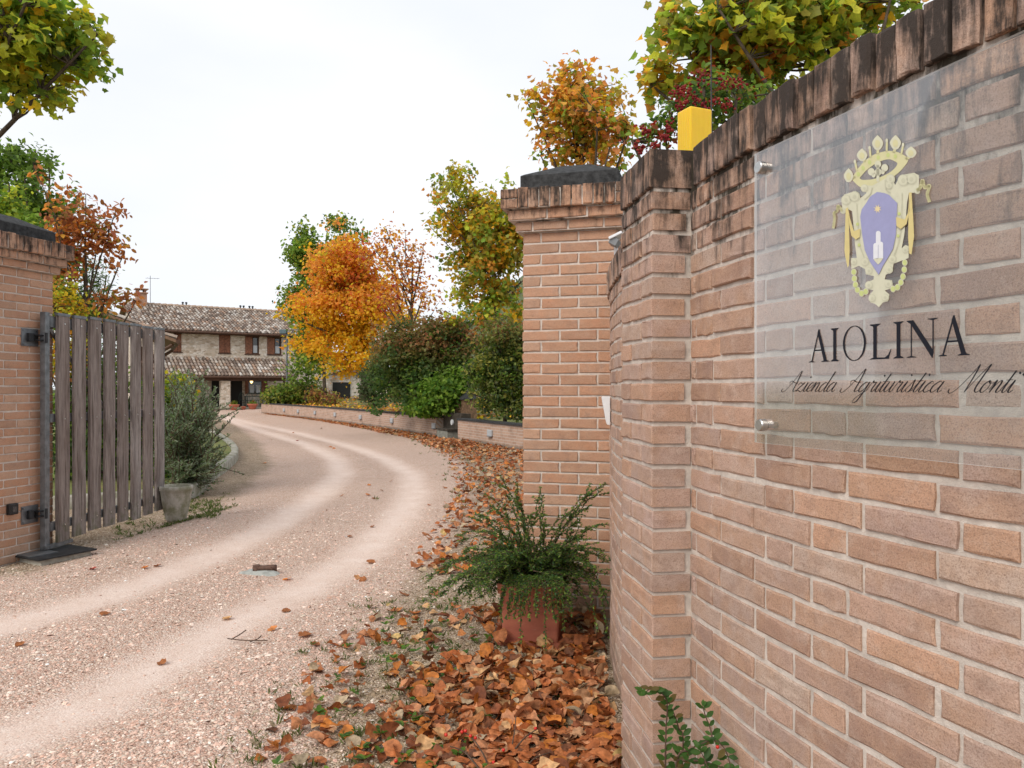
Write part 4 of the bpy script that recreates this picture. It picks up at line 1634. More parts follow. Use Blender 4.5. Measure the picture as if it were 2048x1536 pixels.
# steel box of the buried gate motor
bc = np.array((-4.02, 6.76))
gzb = float(gz(bc[0], bc[1]))
mo = empty('gate_motor_box', (bc[0], bc[1], gzb), 'black lidded steel motor box set in the gravel under the gate hinge', 'motor box')
MB().box((bc[0], bc[1], gzb + .0), (.36, .44, .09), radians(-28)).build('casing', M_CONC, mo, bevel=.004)
MB().box((bc[0], bc[1], gzb + .055), (.42, .52, .014), radians(-28)).build('lid', M_STEELD, mo, bevel=.002)
mb = MB()
mb.box((bc[0] - .09, bc[1] - .09, gzb + .0655), (.20, .24, .006), radians(-28))
mb.build('lid_plate', M_STEEL, mo)
mb = MB()
mb.tube([gp(.0, .0, .085), gp(.0, .0, .16)], .022, 12)
mb.box(gp(.14, .03, .105), (.05, .34, .03), gyaw)
mb.build('lever_arm', M_STEEL, mo)

# iron gate stop in a mortar pad
gs = G(522, 1146)
st = empty('gate_stop', (gs[0], gs[1], 0), 'rusty iron gate stop on a grey cement pad in the drive', 'gate stop')
mb = MB()
zg = float(gz(gs[0], gs[1]))
ring = []
for k in range(14):
    a = 2 * pi * k / 14
    r = RNG.uniform(.8, 1.1)
    ring.append((gs[0] - .02 + .20 * r * cos(a), gs[1] + .10 * r * sin(a)))
vs_ = [(x, y, zg - .02) for x, y in ring] + [(gs[0] + (x - gs[0]) * .7, gs[1] + (y - gs[1]) * .7, zg + .022 + RNG.normal(0, .003)) for x, y in ring]
mb.add(vs_, [(i, (i + 1) % 14, 14 + (i + 1) % 14, 14 + i) for i in range(14)] + [tuple(range(14, 28))])
mb.build('cement_pad', plain('cement', (.36, .37, .34), .95, var=.25, scale=20, bstr=.5), st, True)
mb = MB()
mb.tube([(gs[0] - .05, gs[1] + .02, zg + .035), (gs[0] + .03, gs[1] + .03, zg + .037), (gs[0] + .11, gs[1] + .03, zg + .034)], [.026, .022, .030], 10)
mb.tube([(gs[0] - .045, gs[1] + .02, zg), (gs[0] - .045, gs[1] + .02, zg + .062)], .03, 10)
mb.tube([(gs[0] + .095, gs[1] + .03, zg), (gs[0] + .095, gs[1] + .03, zg + .056)], .026, 10)
mb.build('iron_catch', M_RUST, st, True)

# ------------------------------------------------------------------ pots
pp = np.array((-3.80, 8.56, 0))
pz = float(gz(pp[0], pp[1] + .15)) + .02
cp = empty('concrete_pot', (pp[0], pp[1] + .15, pz), 'mossy round concrete pot at the free end of the gate', 'pot')
mb = MB()
mb.lathe((pp[0], pp[1] + .15, pz), [(.095, -.01), (.112, .02), (.135, .12), (.158, .25), (.170, .335), (.180, .345), (.182, .385), (.168, .392), (.158, .38), (.15, .33), (.0, .325)], 32)
mb.build('pot_body', M_MOSSC, cp, True)
mb = MB()
mb.lathe((pp[0], pp[1] + .15, pz), [(.155, .336), (.1, .352), (.01, .356)], 16)
mb.build('soil', plain('soil', (.07, .05, .03), .95, var=.4, bstr=.8, bdist=.02), cp, True)

PT = G(1062, 1298)
ptz = float(gz(PT[0], PT[1] + .15)) + .02
pyaw = radians(-9)
tpot = empty('terracotta_planter', (PT[0] + .02, PT[1] + .17, ptz), 'square terracotta planter on its saucer in front of the right pier', 'planter')
pcn = np.array((PT[0] + .02, PT[1] + .17))


def sq(mb, prof, nn=1):
    """square lathe with rounded corners"""
    vs_, fs_ = [], []
    k = 16
    for hw, z in prof:
        r = min(.02, hw * .3)
        for cx_, cy_, a0 in ((1, 1, 0), (-1, 1, pi / 2), (-1, -1, pi), (1, -1, 1.5 * pi)):
            for q in range(4):
                a = a0 + q * pi / 6
                x, y = cx_ * (hw - r) + r * cos(a), cy_ * (hw - r) + r * sin(a)
                vs_.append((pcn[0] + x * cos(pyaw) - y * sin(pyaw), pcn[1] + x * sin(pyaw) + y * cos(pyaw), ptz + z))
    for i in range(len(prof) - 1):
        for q in range(k):
            fs_.append((i * k + q, i * k + (q + 1) % k, (i + 1) * k + (q + 1) % k, (i + 1) * k + q))
    fs_.append(tuple(range(k))[::-1])
    fs_.append(tuple((len(prof) - 1) * k + q for q in range(k)))
    mb.add(vs_, fs_)


mb = MB()
sq(mb, [(.160, .012), (.163, .03), (.172, .20), (.178, .30), (.190, .302), (.192, .352), (.186, .358), (.176, .352), (.172, .30)])
mb.build('planter_body', M_TERRA, tpot)
mb = MB()
sq(mb, [(.175, .0), (.192, .004), (.198, .035), (.192, .036), (.186, .012)])
mb.build('saucer', M_TERRA, tpot)
mb = MB()
sq(mb, [(.174, .315), (.10, .335)])
mb.build('soil', bpy.data.materials['soil'], tpot)

# ------------------------------------------------------------------ cotoneaster in the planter
cot = empty('potted_cotoneaster', (pcn[0], pcn[1], ptz + .32), 'dark green arching cotoneaster spilling over the terracotta planter', 'shrub')


def shoots(spec, seglen, leaf_sz, leaf_gap, cols, tmpl, side=True, both=1.0, stem_r=.004):
    """spec: list of polylines. Returns stem mesh builder and leaf arrays, leaves set in pairs along each shoot"""
    mb_, pos, xd, nr, sz, cl = MB(), [], [], [], [], []
    for pts, dens in spec:
        pts = np.array(pts)
        mb_.tube(pts, list(np.linspace(stem_r, stem_r * .35, len(pts))), 5)
        seg = np.linalg.norm(np.diff(pts, axis=0), axis=1)
        L = np.concatenate([[0], np.cumsum(seg)])
        s_ = L[-1] * .1
        k = 0
        while s_ < L[-1]:
            p = np.array([np.interp(s_, L, pts[:, q]) for q in range(3)])
            p2 = np.array([np.interp(min(s_ + .02, L[-1]), L, pts[:, q]) for q in range(3)])
            d_ = p2 - p + 1e-6
            d_ = d_ / np.linalg.norm(d_)
            for sd_ in (-1, 1):
                if RNG.random() > both * dens:
                    continue
                sidev = np.cross(d_, [0, 0, 1]) + RNG.normal(0, .35, 3)
                sidev /= np.linalg.norm(sidev) + 1e-6
                pos.append(p + RNG.normal(0, .002, 3))
                xd.append(sidev * sd_ * .8 + d_ * .5 + np.array((0, 0, RNG.normal(.15, .3))))
                nr.append(np.array((0, 0, 1)) + RNG.normal(0, .45, 3))
                sz.append(leaf_sz * RNG.uniform(.6, 1.25))
                cl.append(np.array(cols[RNG.integers(len(cols))]) * RNG.uniform(.7, 1.3))
            s_ += leaf_gap * RNG.uniform(.7, 1.3)
            k += 1
    return mb_, np.array(pos), np.array(xd), np.array(nr), np.array(sz), np.clip(np.array(cl), .004, .9)


spec = []
base = np.array((pcn[0], pcn[1], ptz + .33))
ends = []
for k in range(150):
    a = RNG.uniform(0, 2 * pi)
    rr = RNG.uniform(.12, .36)
    ends.append(base + np.array((cos(a) * rr * 1.1, sin(a) * rr * .8, RNG.uniform(-.12, .26) * (1 - rr * 1.2) + .02)))
for (px, py, dd) in ((872, 1195, 4.2), (900, 1165, 4.3), (930, 1150, 4.35), (880, 1150, 4.6), (905, 1120, 4.6), (940, 1105, 4.5), (930, 1075, 4.7), (960, 1040, 4.6), (995, 1010, 4.5), (1010, 985, 4.6), (1040, 990, 4.5), (1085, 1000, 4.7),
                     (1100, 1055, 4.4), (1215, 978, 4.45), (1170, 1010, 4.55), (1150, 1050, 4.45), (1200, 1060, 4.45), (1210, 1110, 4.3), (1190, 1140, 4.2), (1212, 1170, 4.25), (1180, 1090, 4.4), (915, 1190, 4.1), (955, 1180, 4.0), (890, 1225, 4.15), (985, 1065, 4.4), (1060, 1030, 4.4), (1130, 1100, 4.3), (1000, 1120, 4.2), (960, 1135, 4.2)):
    for q in range(2):
        ends.append(P(px + RNG.normal(0, 7), py + RNG.normal(0, 7), dd + RNG.normal(0, .06)))
for e in ends:
    st_ = base + np.array((RNG.normal(0, .05), RNG.normal(0, .05), 0))
    L = np.linalg.norm(e - st_)
    m_ = (st_ + e) / 2 + np.array((0, 0, .28 * L + .05)) + RNG.normal(0, .05, 3) * L
    pts = bez(st_, m_, e, 10)
    pts[1:-1] += RNG.normal(0, .006, (8, 3))
    spec.append((pts, 1.0))
    for q in range(int(3 + L * 9)):
        i = RNG.integers(3, 10)
        a_ = pts[i]
        d_ = (pts[i] - pts[i - 1])
        d_ /= np.linalg.norm(d_)
        e2 = a_ + (d_ * .6 + np.cross(d_, [0, 0, 1]) * RNG.choice((-1, 1)) * .7 + np.array((0, 0, RNG.uniform(-.35, .25)))) * RNG.uniform(.04, .13)
        spec.append((bez(a_, (a_ + e2) / 2 + np.array((0, 0, .012)), e2, 4), 1.0))
# trailing strands down the front of the pot
for (px, yb) in tuple((RNG.uniform(992, 1150), RNG.uniform(1195, 1245)) for _ in range(34)) + ((1003, 1240), (1022, 1225), (1043, 1285), (1090, 1300), (1112, 1240), (1128, 1260), (1075, 1235), (1060, 1215), (1140, 1225), (1195, 1262), (1218, 1275), (1218, 1215), (1180, 1225), (1015, 1215), (1100, 1225), (1122, 1225)):
    e = P(px, yb, 4.20 if px < 1150 else 4.35)
    a_ = base + np.array((RNG.normal(0, .05), -.12, 0))
    top = np.array((e[0] * .85 + a_[0] * .15, e[1] + .02, base[2] + .07))
    spec.append((np.concatenate([bez(a_, (a_ + top) / 2 + np.array((0, 0, .12)), top, 6), bez(top, (top + e) / 2 + np.array((RNG.normal(0, .015), -.02, 0)), e, 8)[1:]]), 1.0))
COTC = [(.09, .17, .04), (.12, .22, .05), (.07, .14, .05), (.19, .31, .055), (.10, .20, .075), (.26, .36, .07)]
mbs, pos, xd, nr, sz, cl = shoots(spec, .02, .017, .0088, COTC, T_OVAL, stem_r=.0028)
mbs.build('stems', M_TWIG, cot)
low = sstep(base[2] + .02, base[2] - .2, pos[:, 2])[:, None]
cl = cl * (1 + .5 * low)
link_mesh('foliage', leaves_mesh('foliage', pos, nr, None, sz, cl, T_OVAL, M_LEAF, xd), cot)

# ------------------------------------------------------------------ sprig at the foot of the sign wall
spr = empty('wall_sprig', tuple(P(1370, 1760, 2.33)), 'leafy green cotoneaster sprig growing at the foot of the sign wall', 'plant')


def pl(*pts):
    return catm3([P(*p) for p in pts])


def catm3(pts, n=6):
    p = [np.array(q) for q in pts]
    p = [p[0]] + p + [p[-1]]
    out = []
    for i in range(1, len(p) - 2):
        for k in range(n):
            t = k / n
            a, b_, c, d = p[i - 1:i + 3]
            out.append(.5 * ((2 * b_) + (-a + c) * t + (2 * a - 5 * b_ + 4 * c - d) * t * t + (-a + 3 * b_ - 3 * c + d) * t ** 3))
    out.append(p[-1])
    return np.array(out)


stems = [pl((1335, 1760, 2.36), (1331, 1536, 2.36), (1332, 1460, 2.37), (1334, 1405, 2.38), (1318, 1382, 2.36), (1300, 1378, 2.34), (1285, 1392, 2.33)),
         pl((1345, 1760, 2.38), (1366, 1500, 2.4), (1357, 1455, 2.4), (1345, 1420, 2.4), (1336, 1402, 2.4)),
         pl((1350, 1740, 2.34), (1352, 1530, 2.34), (1380, 1500, 2.34), (1402, 1488, 2.33), (1425, 1480, 2.33), (1445, 1492, 2.3), (1458, 1520, 2.28), (1462, 1560, 2.26)),
         pl((1425, 1480, 2.33), (1420, 1455, 2.36), (1412, 1435, 2.37), (1405, 1412, 2.38)),
         pl((1355, 1520, 2.34), (1400, 1522, 2.3), (1430, 1530, 2.27), (1470, 1545, 2.22)),
         pl((1390, 1740, 2.25), (1405, 1600, 2.25), (1415, 1540, 2.26), (1400, 1500, 2.28))]
mb = MB()
pos, xd, nr, sz, cl = [], [], [], [], []
for s_ in stems:
    mb.tube(s_, list(np.linspace(.0032, .0014, len(s_))), 6)
    seg = np.concatenate([[0], np.cumsum(np.linalg.norm(np.diff(s_, axis=0), axis=1))])
    t_ = .0
    while t_ < seg[-1]:
        p = np.array([np.interp(t_, seg, s_[:, q]) for q in range(3)])
        p2 = np.array([np.interp(min(t_ + .01, seg[-1] + 1e-3), seg, s_[:, q]) for q in range(3)]) + np.array((0, 0, 1e-4))
        d_ = (p2 - p) / (np.linalg.norm(p2 - p) + 1e-9)
        if p[2] > .0:
            for sd_ in (-1, 1):
                w_ = np.array((sd_ * 1.0, RNG.normal(-.2, .4), RNG.normal(.2, .35))) + d_ * .5
                pos.append(p); xd.append(w_)
                nr.append(np.array((RNG.normal(0, .35), -.7, .75 + RNG.normal(0, .3))))
                sz.append(RNG.uniform(.022, .041))
                cl.append(np.array([(.075, .17, .035), (.10, .22, .05), (.055, .13, .03), (.19, .15, .05), (.08, .18, .045)][RNG.integers(5)]) * RNG.uniform(.8, 1.2))
        t_ += RNG.uniform(.016, .028)
    for q in range(3):
        pos.append(s_[-1]); xd.append(np.array((RNG.normal(0, .6), RNG.normal(-.2, .4), RNG.normal(.6, .5)))); nr.append(np.array((0, -.8, .6)) + RNG.normal(0, .3, 3)); sz.append(RNG.uniform(.02, .035)); cl.append(np.array((.10, .22, .05)))
mb.build('stems', M_TWIG, spr, True)
T_SPRIG = (np.array([(0, 0, 0), (.18, .15, .04), (.5, .27, .07), (.8, .18, .04), (1, 0, -.03), (.8, -.18, .04), (.5, -.27, .07), (.18, -.15, .04)]), np.array([(0, 1, 2), (0, 2, 3), (0, 3, 4), (0, 4, 5), (0, 5, 6), (0, 6, 7)]))
link_mesh('leaves', leaves_mesh('leaves', np.array(pos), np.array(nr), None, np.array(sz), np.array(cl), T_SPRIG, M_LEAF, np.array(xd)), spr)
by = P(1435, 1494, 2.3)
mb = MB()
mb.lathe(tuple(by), [(.001, -.006), (.005, -.003), (.006, 0), (.005, .004), (.001, .006)], 10)
M_BERRY = plain('red_berry', (.55, .03, .02), .3, var=.1, bstr=0)
mb.build('berry', M_BERRY, spr, True)

# ------------------------------------------------------------------ loose gravel stones
def wall_dist(x, y):
    return pdist(x, y, [tuple(p) for p in WP[::12]])


def keep_clear(x, y):
    """True where something stands or the wall is"""
    wx = np.interp(y, WP[::-1, 1], WP[::-1, 0])
    bad = (x > wx - .03) & (y < 5.0)
    u_ = (x - .07) * U[0] + (y - 5.11) * U[1]
    v_ = (x - .07) * V[0] + (y - 5.11) * V[1]
    bad |= (u_ > -.02) & (u_ < .7) & (v_ > -.02) & (v_ < .7)
    u_ = (x - CL[0]) * U[0] + (y - CL[1]) * U[1]
    v_ = (x - CL[0]) * V[0] + (y - CL[1]) * V[1]
    bad |= (u_ > -.02) & (u_ < .66) & (v_ > -.02) & (v_ < .66)
    pw = np.interp(y, [2.3, 2.55, 2.56, 3.0, 3.01], [9, 9, pcorner[0] - .04, pcorner[0] - .07, 9])
    bad |= (x > pw) & (y > 2.55) & (y < 3.02)
    a_ = (x - pcn[0]) * cos(pyaw) + (y - pcn[1]) * sin(pyaw)
    b2 = -(x - pcn[0]) * sin(pyaw) + (y - pcn[1]) * cos(pyaw)
    bad |= (np.abs(a_) < .2) & (np.abs(b2) < .2)
    return bad


def gfull(x, y):
    di = inside(x, y, DRIVE)
    dd = pdist(x, y, DRIVE + [DRIVE[0]])
    sg = np.where(di, -dd, dd)
    return gz(x, y) + .02 * sstep(.1, .9, sg), sg


NP_ = 260000
d_ = 2.6 + (RNG.random(NP_) ** 1.25) * 7.5
px_ = RNG.uniform(-60, 1320, NP_)
x_ = (px_ - CX) / F * d_
y_ = d_
tr_ = np.minimum(pdist(x_, y_, TRACK_A), pdist(x_, y_, TRACK_B))
keep = (RNG.random(NP_) < (.03 + .97 * sstep(.12, .5, tr_))) & ~keep_clear(x_, y_)
keep &= RNG.random(NP_) < np.clip(1.35 - d_ * .11, .15, 1) * .36
x_, y_ = x_[keep], y_[keep]
z_, sg_ = gfull(x_, y_)
n = len(x_)
oct_v = np.array([(1, 0, 0), (0, 1, 0), (-1, 0, 0), (0, -1, 0), (0, 0, 1), (.6, .6, -.5)])
OT = np.array([(1, 0, .0), (.3, .95, .1), (-.8, .6, 0), (-.9, -.5, .1), (.2, -1, 0), (.35, .25, .85), (-.45, -.2, .8)])
OF = np.array([(0, 1, 5), (1, 2, 5), (2, 6, 5), (2, 3, 6), (3, 4, 6), (4, 5, 6), (4, 0, 5)])
siz = np.exp(RNG.normal(math.log(.0055), .36, n)) * (1 + .03 * y_)
siz = np.clip(siz, .003, .022)
R_ = basis(np.array((0, 0, 1.)) + RNG.normal(0, .35, (n, 3)), RNG.uniform(0, 2 * pi, n))
jit = 1 + RNG.normal(0, .2, (n, 7, 3))
asp = np.stack([RNG.uniform(.8, 1.4, n), RNG.uniform(.7, 1.1, n), RNG.uniform(.5, .9, n)], 1)
Vp = np.einsum('nij,nkj->nki', R_, OT[None] * jit * asp[:, None, :]) * siz[:, None, None] + np.stack([x_, y_, z_ - .001], 1)[:, None, :]
Fp = (OF[None] + (np.arange(n) * 7)[:, None, None]).reshape(-1, 3)
pk = pal([(.66, .46, .385), (.56, .36, .29), (.74, .60, .53), (.44, .28, .22), (.50, .42, .36), (.82, .79, .75), (.60, .50, .42)], [5, 4, 3, 2, 2, .35, 2], n)
bn = pal([(.44, .34, .24), (.34, .25, .16), (.54, .44, .33), (.24, .17, .11), (.64, .57, .48)], [4, 3, 3, 2, .7], n)
mixv = (RNG.random(n) < sstep(-.5, .3, sg_))[:, None]
pc3 = np.where(mixv, bn, pk * np.array((1.14, 1.13, 1.08)) + np.array((.60, .43, .355)) * .06) * RNG.uniform(.82, 1.1, (n, 1))
go = link_mesh('loose_gravel', np_mesh('loose_gravel', Vp.reshape(-1, 3), Fp, np.repeat(np.clip(pc3, 0, .9), 7, 0), M_PEB))
tag(go, 'loose pink and beige gravel stones scattered over the drive', 'gravel', kind='stuff')

# ------------------------------------------------------------------ fallen leaves
def dry_template(seed):
    rs = np.random.default_rng(seed)
    o = np.array(_dry)
    o = o * (1 + rs.normal(0, .085, o.shape))
    cx_, k = np.array((.45, 0)), len(o)
    v = [(.45, 0, 0)]
    inner = cx_ + (o - cx_) * .52
    curl, roll, tw = rs.uniform(.05, .7), rs.uniform(-.3, .5), rs.normal(0, .3)
    def zf(x, y):
        return curl * y * y * 1.3 + roll * (x - .45) ** 2 + tw * y * (x - .45) + .05 * math.sin(11 * x + seed) * math.cos(10 * y + seed * .7)
    for x, y in inner: v.append((x, y, zf(x, y)))
    for x, y in o: v.append((x, y, zf(x, y) + rs.normal(0, .025)))
    f = []
    for i in range(k):
        j = (i + 1) % k
        f.append((0, 1 + i, 1 + j))
        f.append((1 + i, 1 + k + i, 1 + k + j))
        f.append((1 + i, 1 + k + j, 1 + j))
    v = np.array(v)
    v[:, 2] -= v[:, 2].min() * .8
    return v, np.array(f)


DRYC = [(.46, .165, .06), (.40, .125, .04), (.54, .24, .115), (.24, .075, .03), (.50, .17, .032), (.17, .065, .03), (.54, .30, .16), (.52, .36, .14)]
DRYW = [5, 5, 4.5, 3, 3, 2, 1.8, .3]
dts = [dry_template(k) for k in range(14)]
leaf_meshes = []
for k in range(42):
    T, Fa = dts[k % 14]
    col = pal(DRYC, DRYW, 1)[0] * RNG.uniform(.85, 1.15)
    vein = np.ones(len(T))
    C = np.clip(col[None] * (1 + RNG.normal(0, .07, (len(T), 1))), 0, .9)
    C[0] *= 1.12
    leaf_meshes.append(np_mesh('fallen_leaf', T - np.array((.45, 0, 0)), Fa, C, M_DRY, True))

# foreground drift along the wall
cand = []
NC_ = 13500
yy_ = RNG.uniform(1.7, 5.2, NC_)
wx_ = np.interp(yy_, WP[::-1, 1], WP[::-1, 0])
dd_ = RNG.random(NC_) ** .95 * 1.55
xx_ = wx_ - .06 - dd_
prob = np.clip(1.12 - sstep(.2, 1.05, dd_ + .25 * np.sin(yy_ * 3.1) + .12 * np.sin(yy_ * 7 + 2)), .02, 1)
prob *= np.where(yy_ > 4.3, .75, 1)
ok = (RNG.random(NC_) < prob * .46) & ~keep_clear(xx_, yy_)
xx_, yy_, dd_ = xx_[ok], yy_[ok], dd_[ok]
zz_, _ = gfull(xx_, yy_)
order = np.argsort(yy_ + .35 * dd_)
n_ind = 0
rest_p = []
LG = 'dry leaves drifted along the brick wall'
for i in order:
    sc_ = RNG.uniform(.038, .09) * (1 if dd_[i] < 1.1 else .85)
    layer = RNG.random() * .035 * max(0, 1 - dd_[i] / .9)
    rot = Matrix.Rotation(RNG.uniform(0, 2 * pi), 3, 'Z') @ Matrix.Rotation(RNG.normal(0, .2), 3, 'X') @ Matrix.Rotation(RNG.normal(0, .2), 3, 'Y')
    if RNG.random() < .4:
        rot = rot @ Matrix.Rotation(pi, 3, 'X')
        layer += .02
    pxl = CX + F * xx_[i] / yy_[i]
    pyl = CY + F * H / yy_[i]
    me = leaf_meshes[RNG.integers(len(leaf_meshes))]
    if n_ind < 300 and pyl < 1560 and pxl < 1250:
        o = bpy.data.objects.new('fallen_leaf', me)
        COL.objects.link(o)
        o.location = (xx_[i], yy_[i], zz_[i] + .006 + layer)
        o.rotation_euler = rot.to_euler()
        o.scale = (sc_,) * 3
        tag(o, 'dry brown fallen leaf among the drift at the foot of the wall', 'leaf', LG)
        n_ind += 1
    else:
        rest_p.append((xx_[i], yy_[i], zz_[i] + .006 + layer, sc_))


def litter_arrays(ps, tilt=.4, pals=(DRYC, DRYW)):
    A = np.array(ps)
    n = len(A)
    nrm = np.array((0, 0, 1.)) + RNG.normal(0, tilt, (n, 3))
    nrm[:, 2] = np.abs(nrm[:, 2])
    return A[:, :3], nrm, RNG.uniform(0, 2 * pi, n), A[:, 3], np.clip(pal(*pals, n) * RNG.uniform(.75, 1.2, (n, 1)), .01, .9)


# the rest of the drift, the verge below the garden wall and strays on the drive
VERGE_IN = g2((945, 1010), (952, 960), (925, 915), (850, 880), (740, 857), (640, 840), (560, 829))
RW = [(2.2, 14.6), (.22, 18.5), (-1.75, 22.7), (-2.35, 23.9), (-4.75, 28.9), (-9.4, 37.3), (-15.3, 47.0)]     # line of the low garden wall
for k in range(9500):
    t_ = RNG.random()
    y = 6.2 + (RNG.random() ** 1.2) * 40
    xr = np.interp(y, [p[1] for p in RW], [p[0] for p in RW])
    if y < 14.6:
        xr = 1.6
    xl = np.interp(y, [p[1] for p in VERGE_IN], [p[0] for p in VERGE_IN]) - .35
    x = xl + (xr - .05 - xl) * (RNG.random() ** .75)
    if y < 8 and x > -.1 and RNG.random() < .4:
        continue
    rest_p.append((x, y, float(.006 + .02 + RNG.random() * .02), RNG.uniform(.05, .095)))
A = np.array(rest_p)
kc_ = ~keep_clear(A[:, 0], A[:, 1])
A = A[kc_]
far_ = A[:, 1] > 6.1
A[far_, 2] = gfull(A[far_, 0], A[far_, 1])[0] + .008 + RNG.random(far_.sum()) * .015
pos, nrm, spin, siz, col = litter_arrays(A, .45, (DRYC + [(.58, .34, .16), RUSTC, (.44, .34, .22)], DRYW + [3, 2, 3]))
lo = link_mesh('leaf_litter', leaves_mesh('leaf_litter', pos, nrm, spin, siz, col, dts[3], M_DRY))
tag(lo, 'brown and orange leaf litter along the drive edge and garden wall', 'leaf litter', kind='stuff')

strays = [(185, 1143, RED), (290, 1134, (.58, .19, .045)), (315, 1129, BRN), (325, 1322, BRN), (210, 1230, BRN), (575, 1153, (.80, .26, .05)), (455, 1233, (.62, .36, .16)), (40, 1294, BRN), (632, 1350, (.62, .36, .16)), (572, 1218, BRN), (726, 1159, BRN), (595, 880, RED),
          (905, 1010, (.58, .19, .045)), (858, 1010, (.58, .19, .045)), (890, 1063, (.58, .19, .045)), (850, 1070, BRN), (610, 1280, BRN), (700, 1070, BRN), (745, 1050, BRN), (830, 1230, (.58, .19, .045)), (545, 1260, RUSTC), (630, 1300, BRN), (1010, 1020, (.58, .19, .045))]
for k in range(22):
    strays.append((RNG.uniform(520, 930), RNG.uniform(835, 1010), [BRN, RUSTC, (.52, .18, .05)][RNG.integers(3)]))
for k in range(12):
    strays.append((RNG.uniform(620, 900), RNG.uniform(1100, 1500), [BRN, RUSTC, (.5, .25, .11), (.46, .17, .05)][RNG.integers(4)]))
st_mesh = {}
for (px, py, c) in strays:
    g_ = G(px, py)
    zz = float(gz(g_[0], g_[1]))
    if c not in st_mesh:
        T, Fa = dts[5]
        st_mesh[c] = [np_mesh('stray_leaf', dts[q][0] - np.array((.45, 0, 0)), dts[q][1], np.tile(np.array(c), (len(dts[q][0]), 1)) * (1 + RNG.normal(0, .06, (len(dts[q][0]), 1))), M_DRY, True) for q in (2, 5, 9)]
    o = bpy.data.objects.new('stray_leaf', st_mesh[c][RNG.integers(3)])
    COL.objects.link(o)
    o.location = (g_[0], g_[1], zz + .008)
    o.rotation_euler = (RNG.normal(0, .25), RNG.normal(0, .25), RNG.uniform(0, 6.28))
    o.scale = (RNG.uniform(.055, .10),) * 3
    tag(o, 'single fallen leaf lying by itself on the gravel drive', 'leaf', 'stray leaves on the gravel drive')

# ------------------------------------------------------------------ grass tufts and low weeds
def tufts(spots, name, label, blade=(.05, .11), n_bl=(10, 26), col=None):
    pos, xd, nr, sz, cl = [], [], [], [], []
    for (x, y, s_) in spots:
        z = float(gz(x, y)) + .005
        for b in range(RNG.integers(*n_bl)):
            a = RNG.uniform(0, 2 * pi)
            pos.append((x + RNG.normal(0, .02 * s_), y + RNG.normal(0, .02 * s_), z))
            xd.append((cos(a) * RNG.uniform(.2, 1), sin(a) * RNG.uniform(.2, 1), RNG.uniform(.3, 1.2)))
            nr.append((RNG.normal(), RNG.normal(), .6))
            sz.append(RNG.uniform(*blade) * s_)
            cl.append(np.array(col[RNG.integers(len(col))]) * RNG.uniform(.7, 1.3))
    o = link_mesh(name, leaves_mesh(name, np.array(pos), np.array(nr), None, np.array(sz), np.clip(np.array(cl), 0, .9), T_NARROW, M_LEAF, np.array(xd)))
    return tag(o, label, 'grass', kind='stuff')


sp = []
for k in range(420):
    y = RNG.uniform(2.5, 5.4)
    wx = float(np.interp(y, WP[::-1, 1], WP[::-1, 0]))
    x = wx - RNG.uniform(.15, 1.75)
    if not keep_clear(np.array([x]), np.array([y]))[0]:
        sp.append((x, y, RNG.uniform(.35, .8)))
for k in range(230):
    px, py = RNG.uniform(230, 470), RNG.uniform(985, 1085)
    if py > 1015 + (px - 330) * -.1 - 20:
        g_ = G(px, min(py, 1095 - (px - 200) * .3))
        sp.append((g_[0], g_[1], RNG.uniform(.4, 1.0)))
for k in range(90):
    g_ = G(RNG.uniform(380, 440), RNG.uniform(1000, 1040))
    sp.append((g_[0], g_[1], RNG.uniform(.5, 1.2)))
for k in range(200):
    t_ = RNG.random()
    i = RNG.integers(len(VERGE_IN) - 1)
    a_, b_ = np.array(VERGE_IN[i]), np.array(VERGE_IN[i + 1])
    p = a_ + (b_ - a_) * RNG.random() + RNG.normal(0, .35, 2)
    sp.append((p[0], p[1], RNG.uniform(.6, 1.3)))
tufts(sp, 'grass_tufts', 'small green weeds and grass blades on the verges', col=[(.10, .15, .035), (.14, .19, .05), (.20, .22, .07), (.09, .12, .035)], n_bl=(4, 12), blade=(.03, .075))

# broad-leaved weeds between the dry leaves
pos, xd, nr, sz, cl = [], [], [], [], []
for k in range(120):
    y = RNG.uniform(2.75, 4.9)
    wx = float(np.interp(y, WP[::-1, 1], WP[::-1, 0]))
    x = wx - RNG.uniform(.1, 1.5)
    if keep_clear(np.array([x]), np.array([y]))[0]:
        continue
    for q in range(RNG.integers(3, 8)):
        a = RNG.uniform(0, 2 * pi)
        pos.append((x, y, float(gz(x, y)) + .03)); xd.append((cos(a), sin(a), RNG.uniform(.1, .7))); nr.append((RNG.normal(0, .3), RNG.normal(0, .3), 1)); sz.append(RNG.uniform(.02, .045))
        cl.append(np.array([(.13, .26, .04), (.19, .32, .05), (.10, .20, .05)][RNG.integers(3)]) * RNG.uniform(.8, 1.2))
wo_ = link_mesh('weeds', leaves_mesh('weeds', np.array(pos), np.array(nr), None, np.array(sz), np.array(cl), T_OVAL, M_LEAF, np.array(xd)))
tag(wo_, 'small bright green broad-leaved weeds among the dry leaves', 'weeds', kind='stuff')

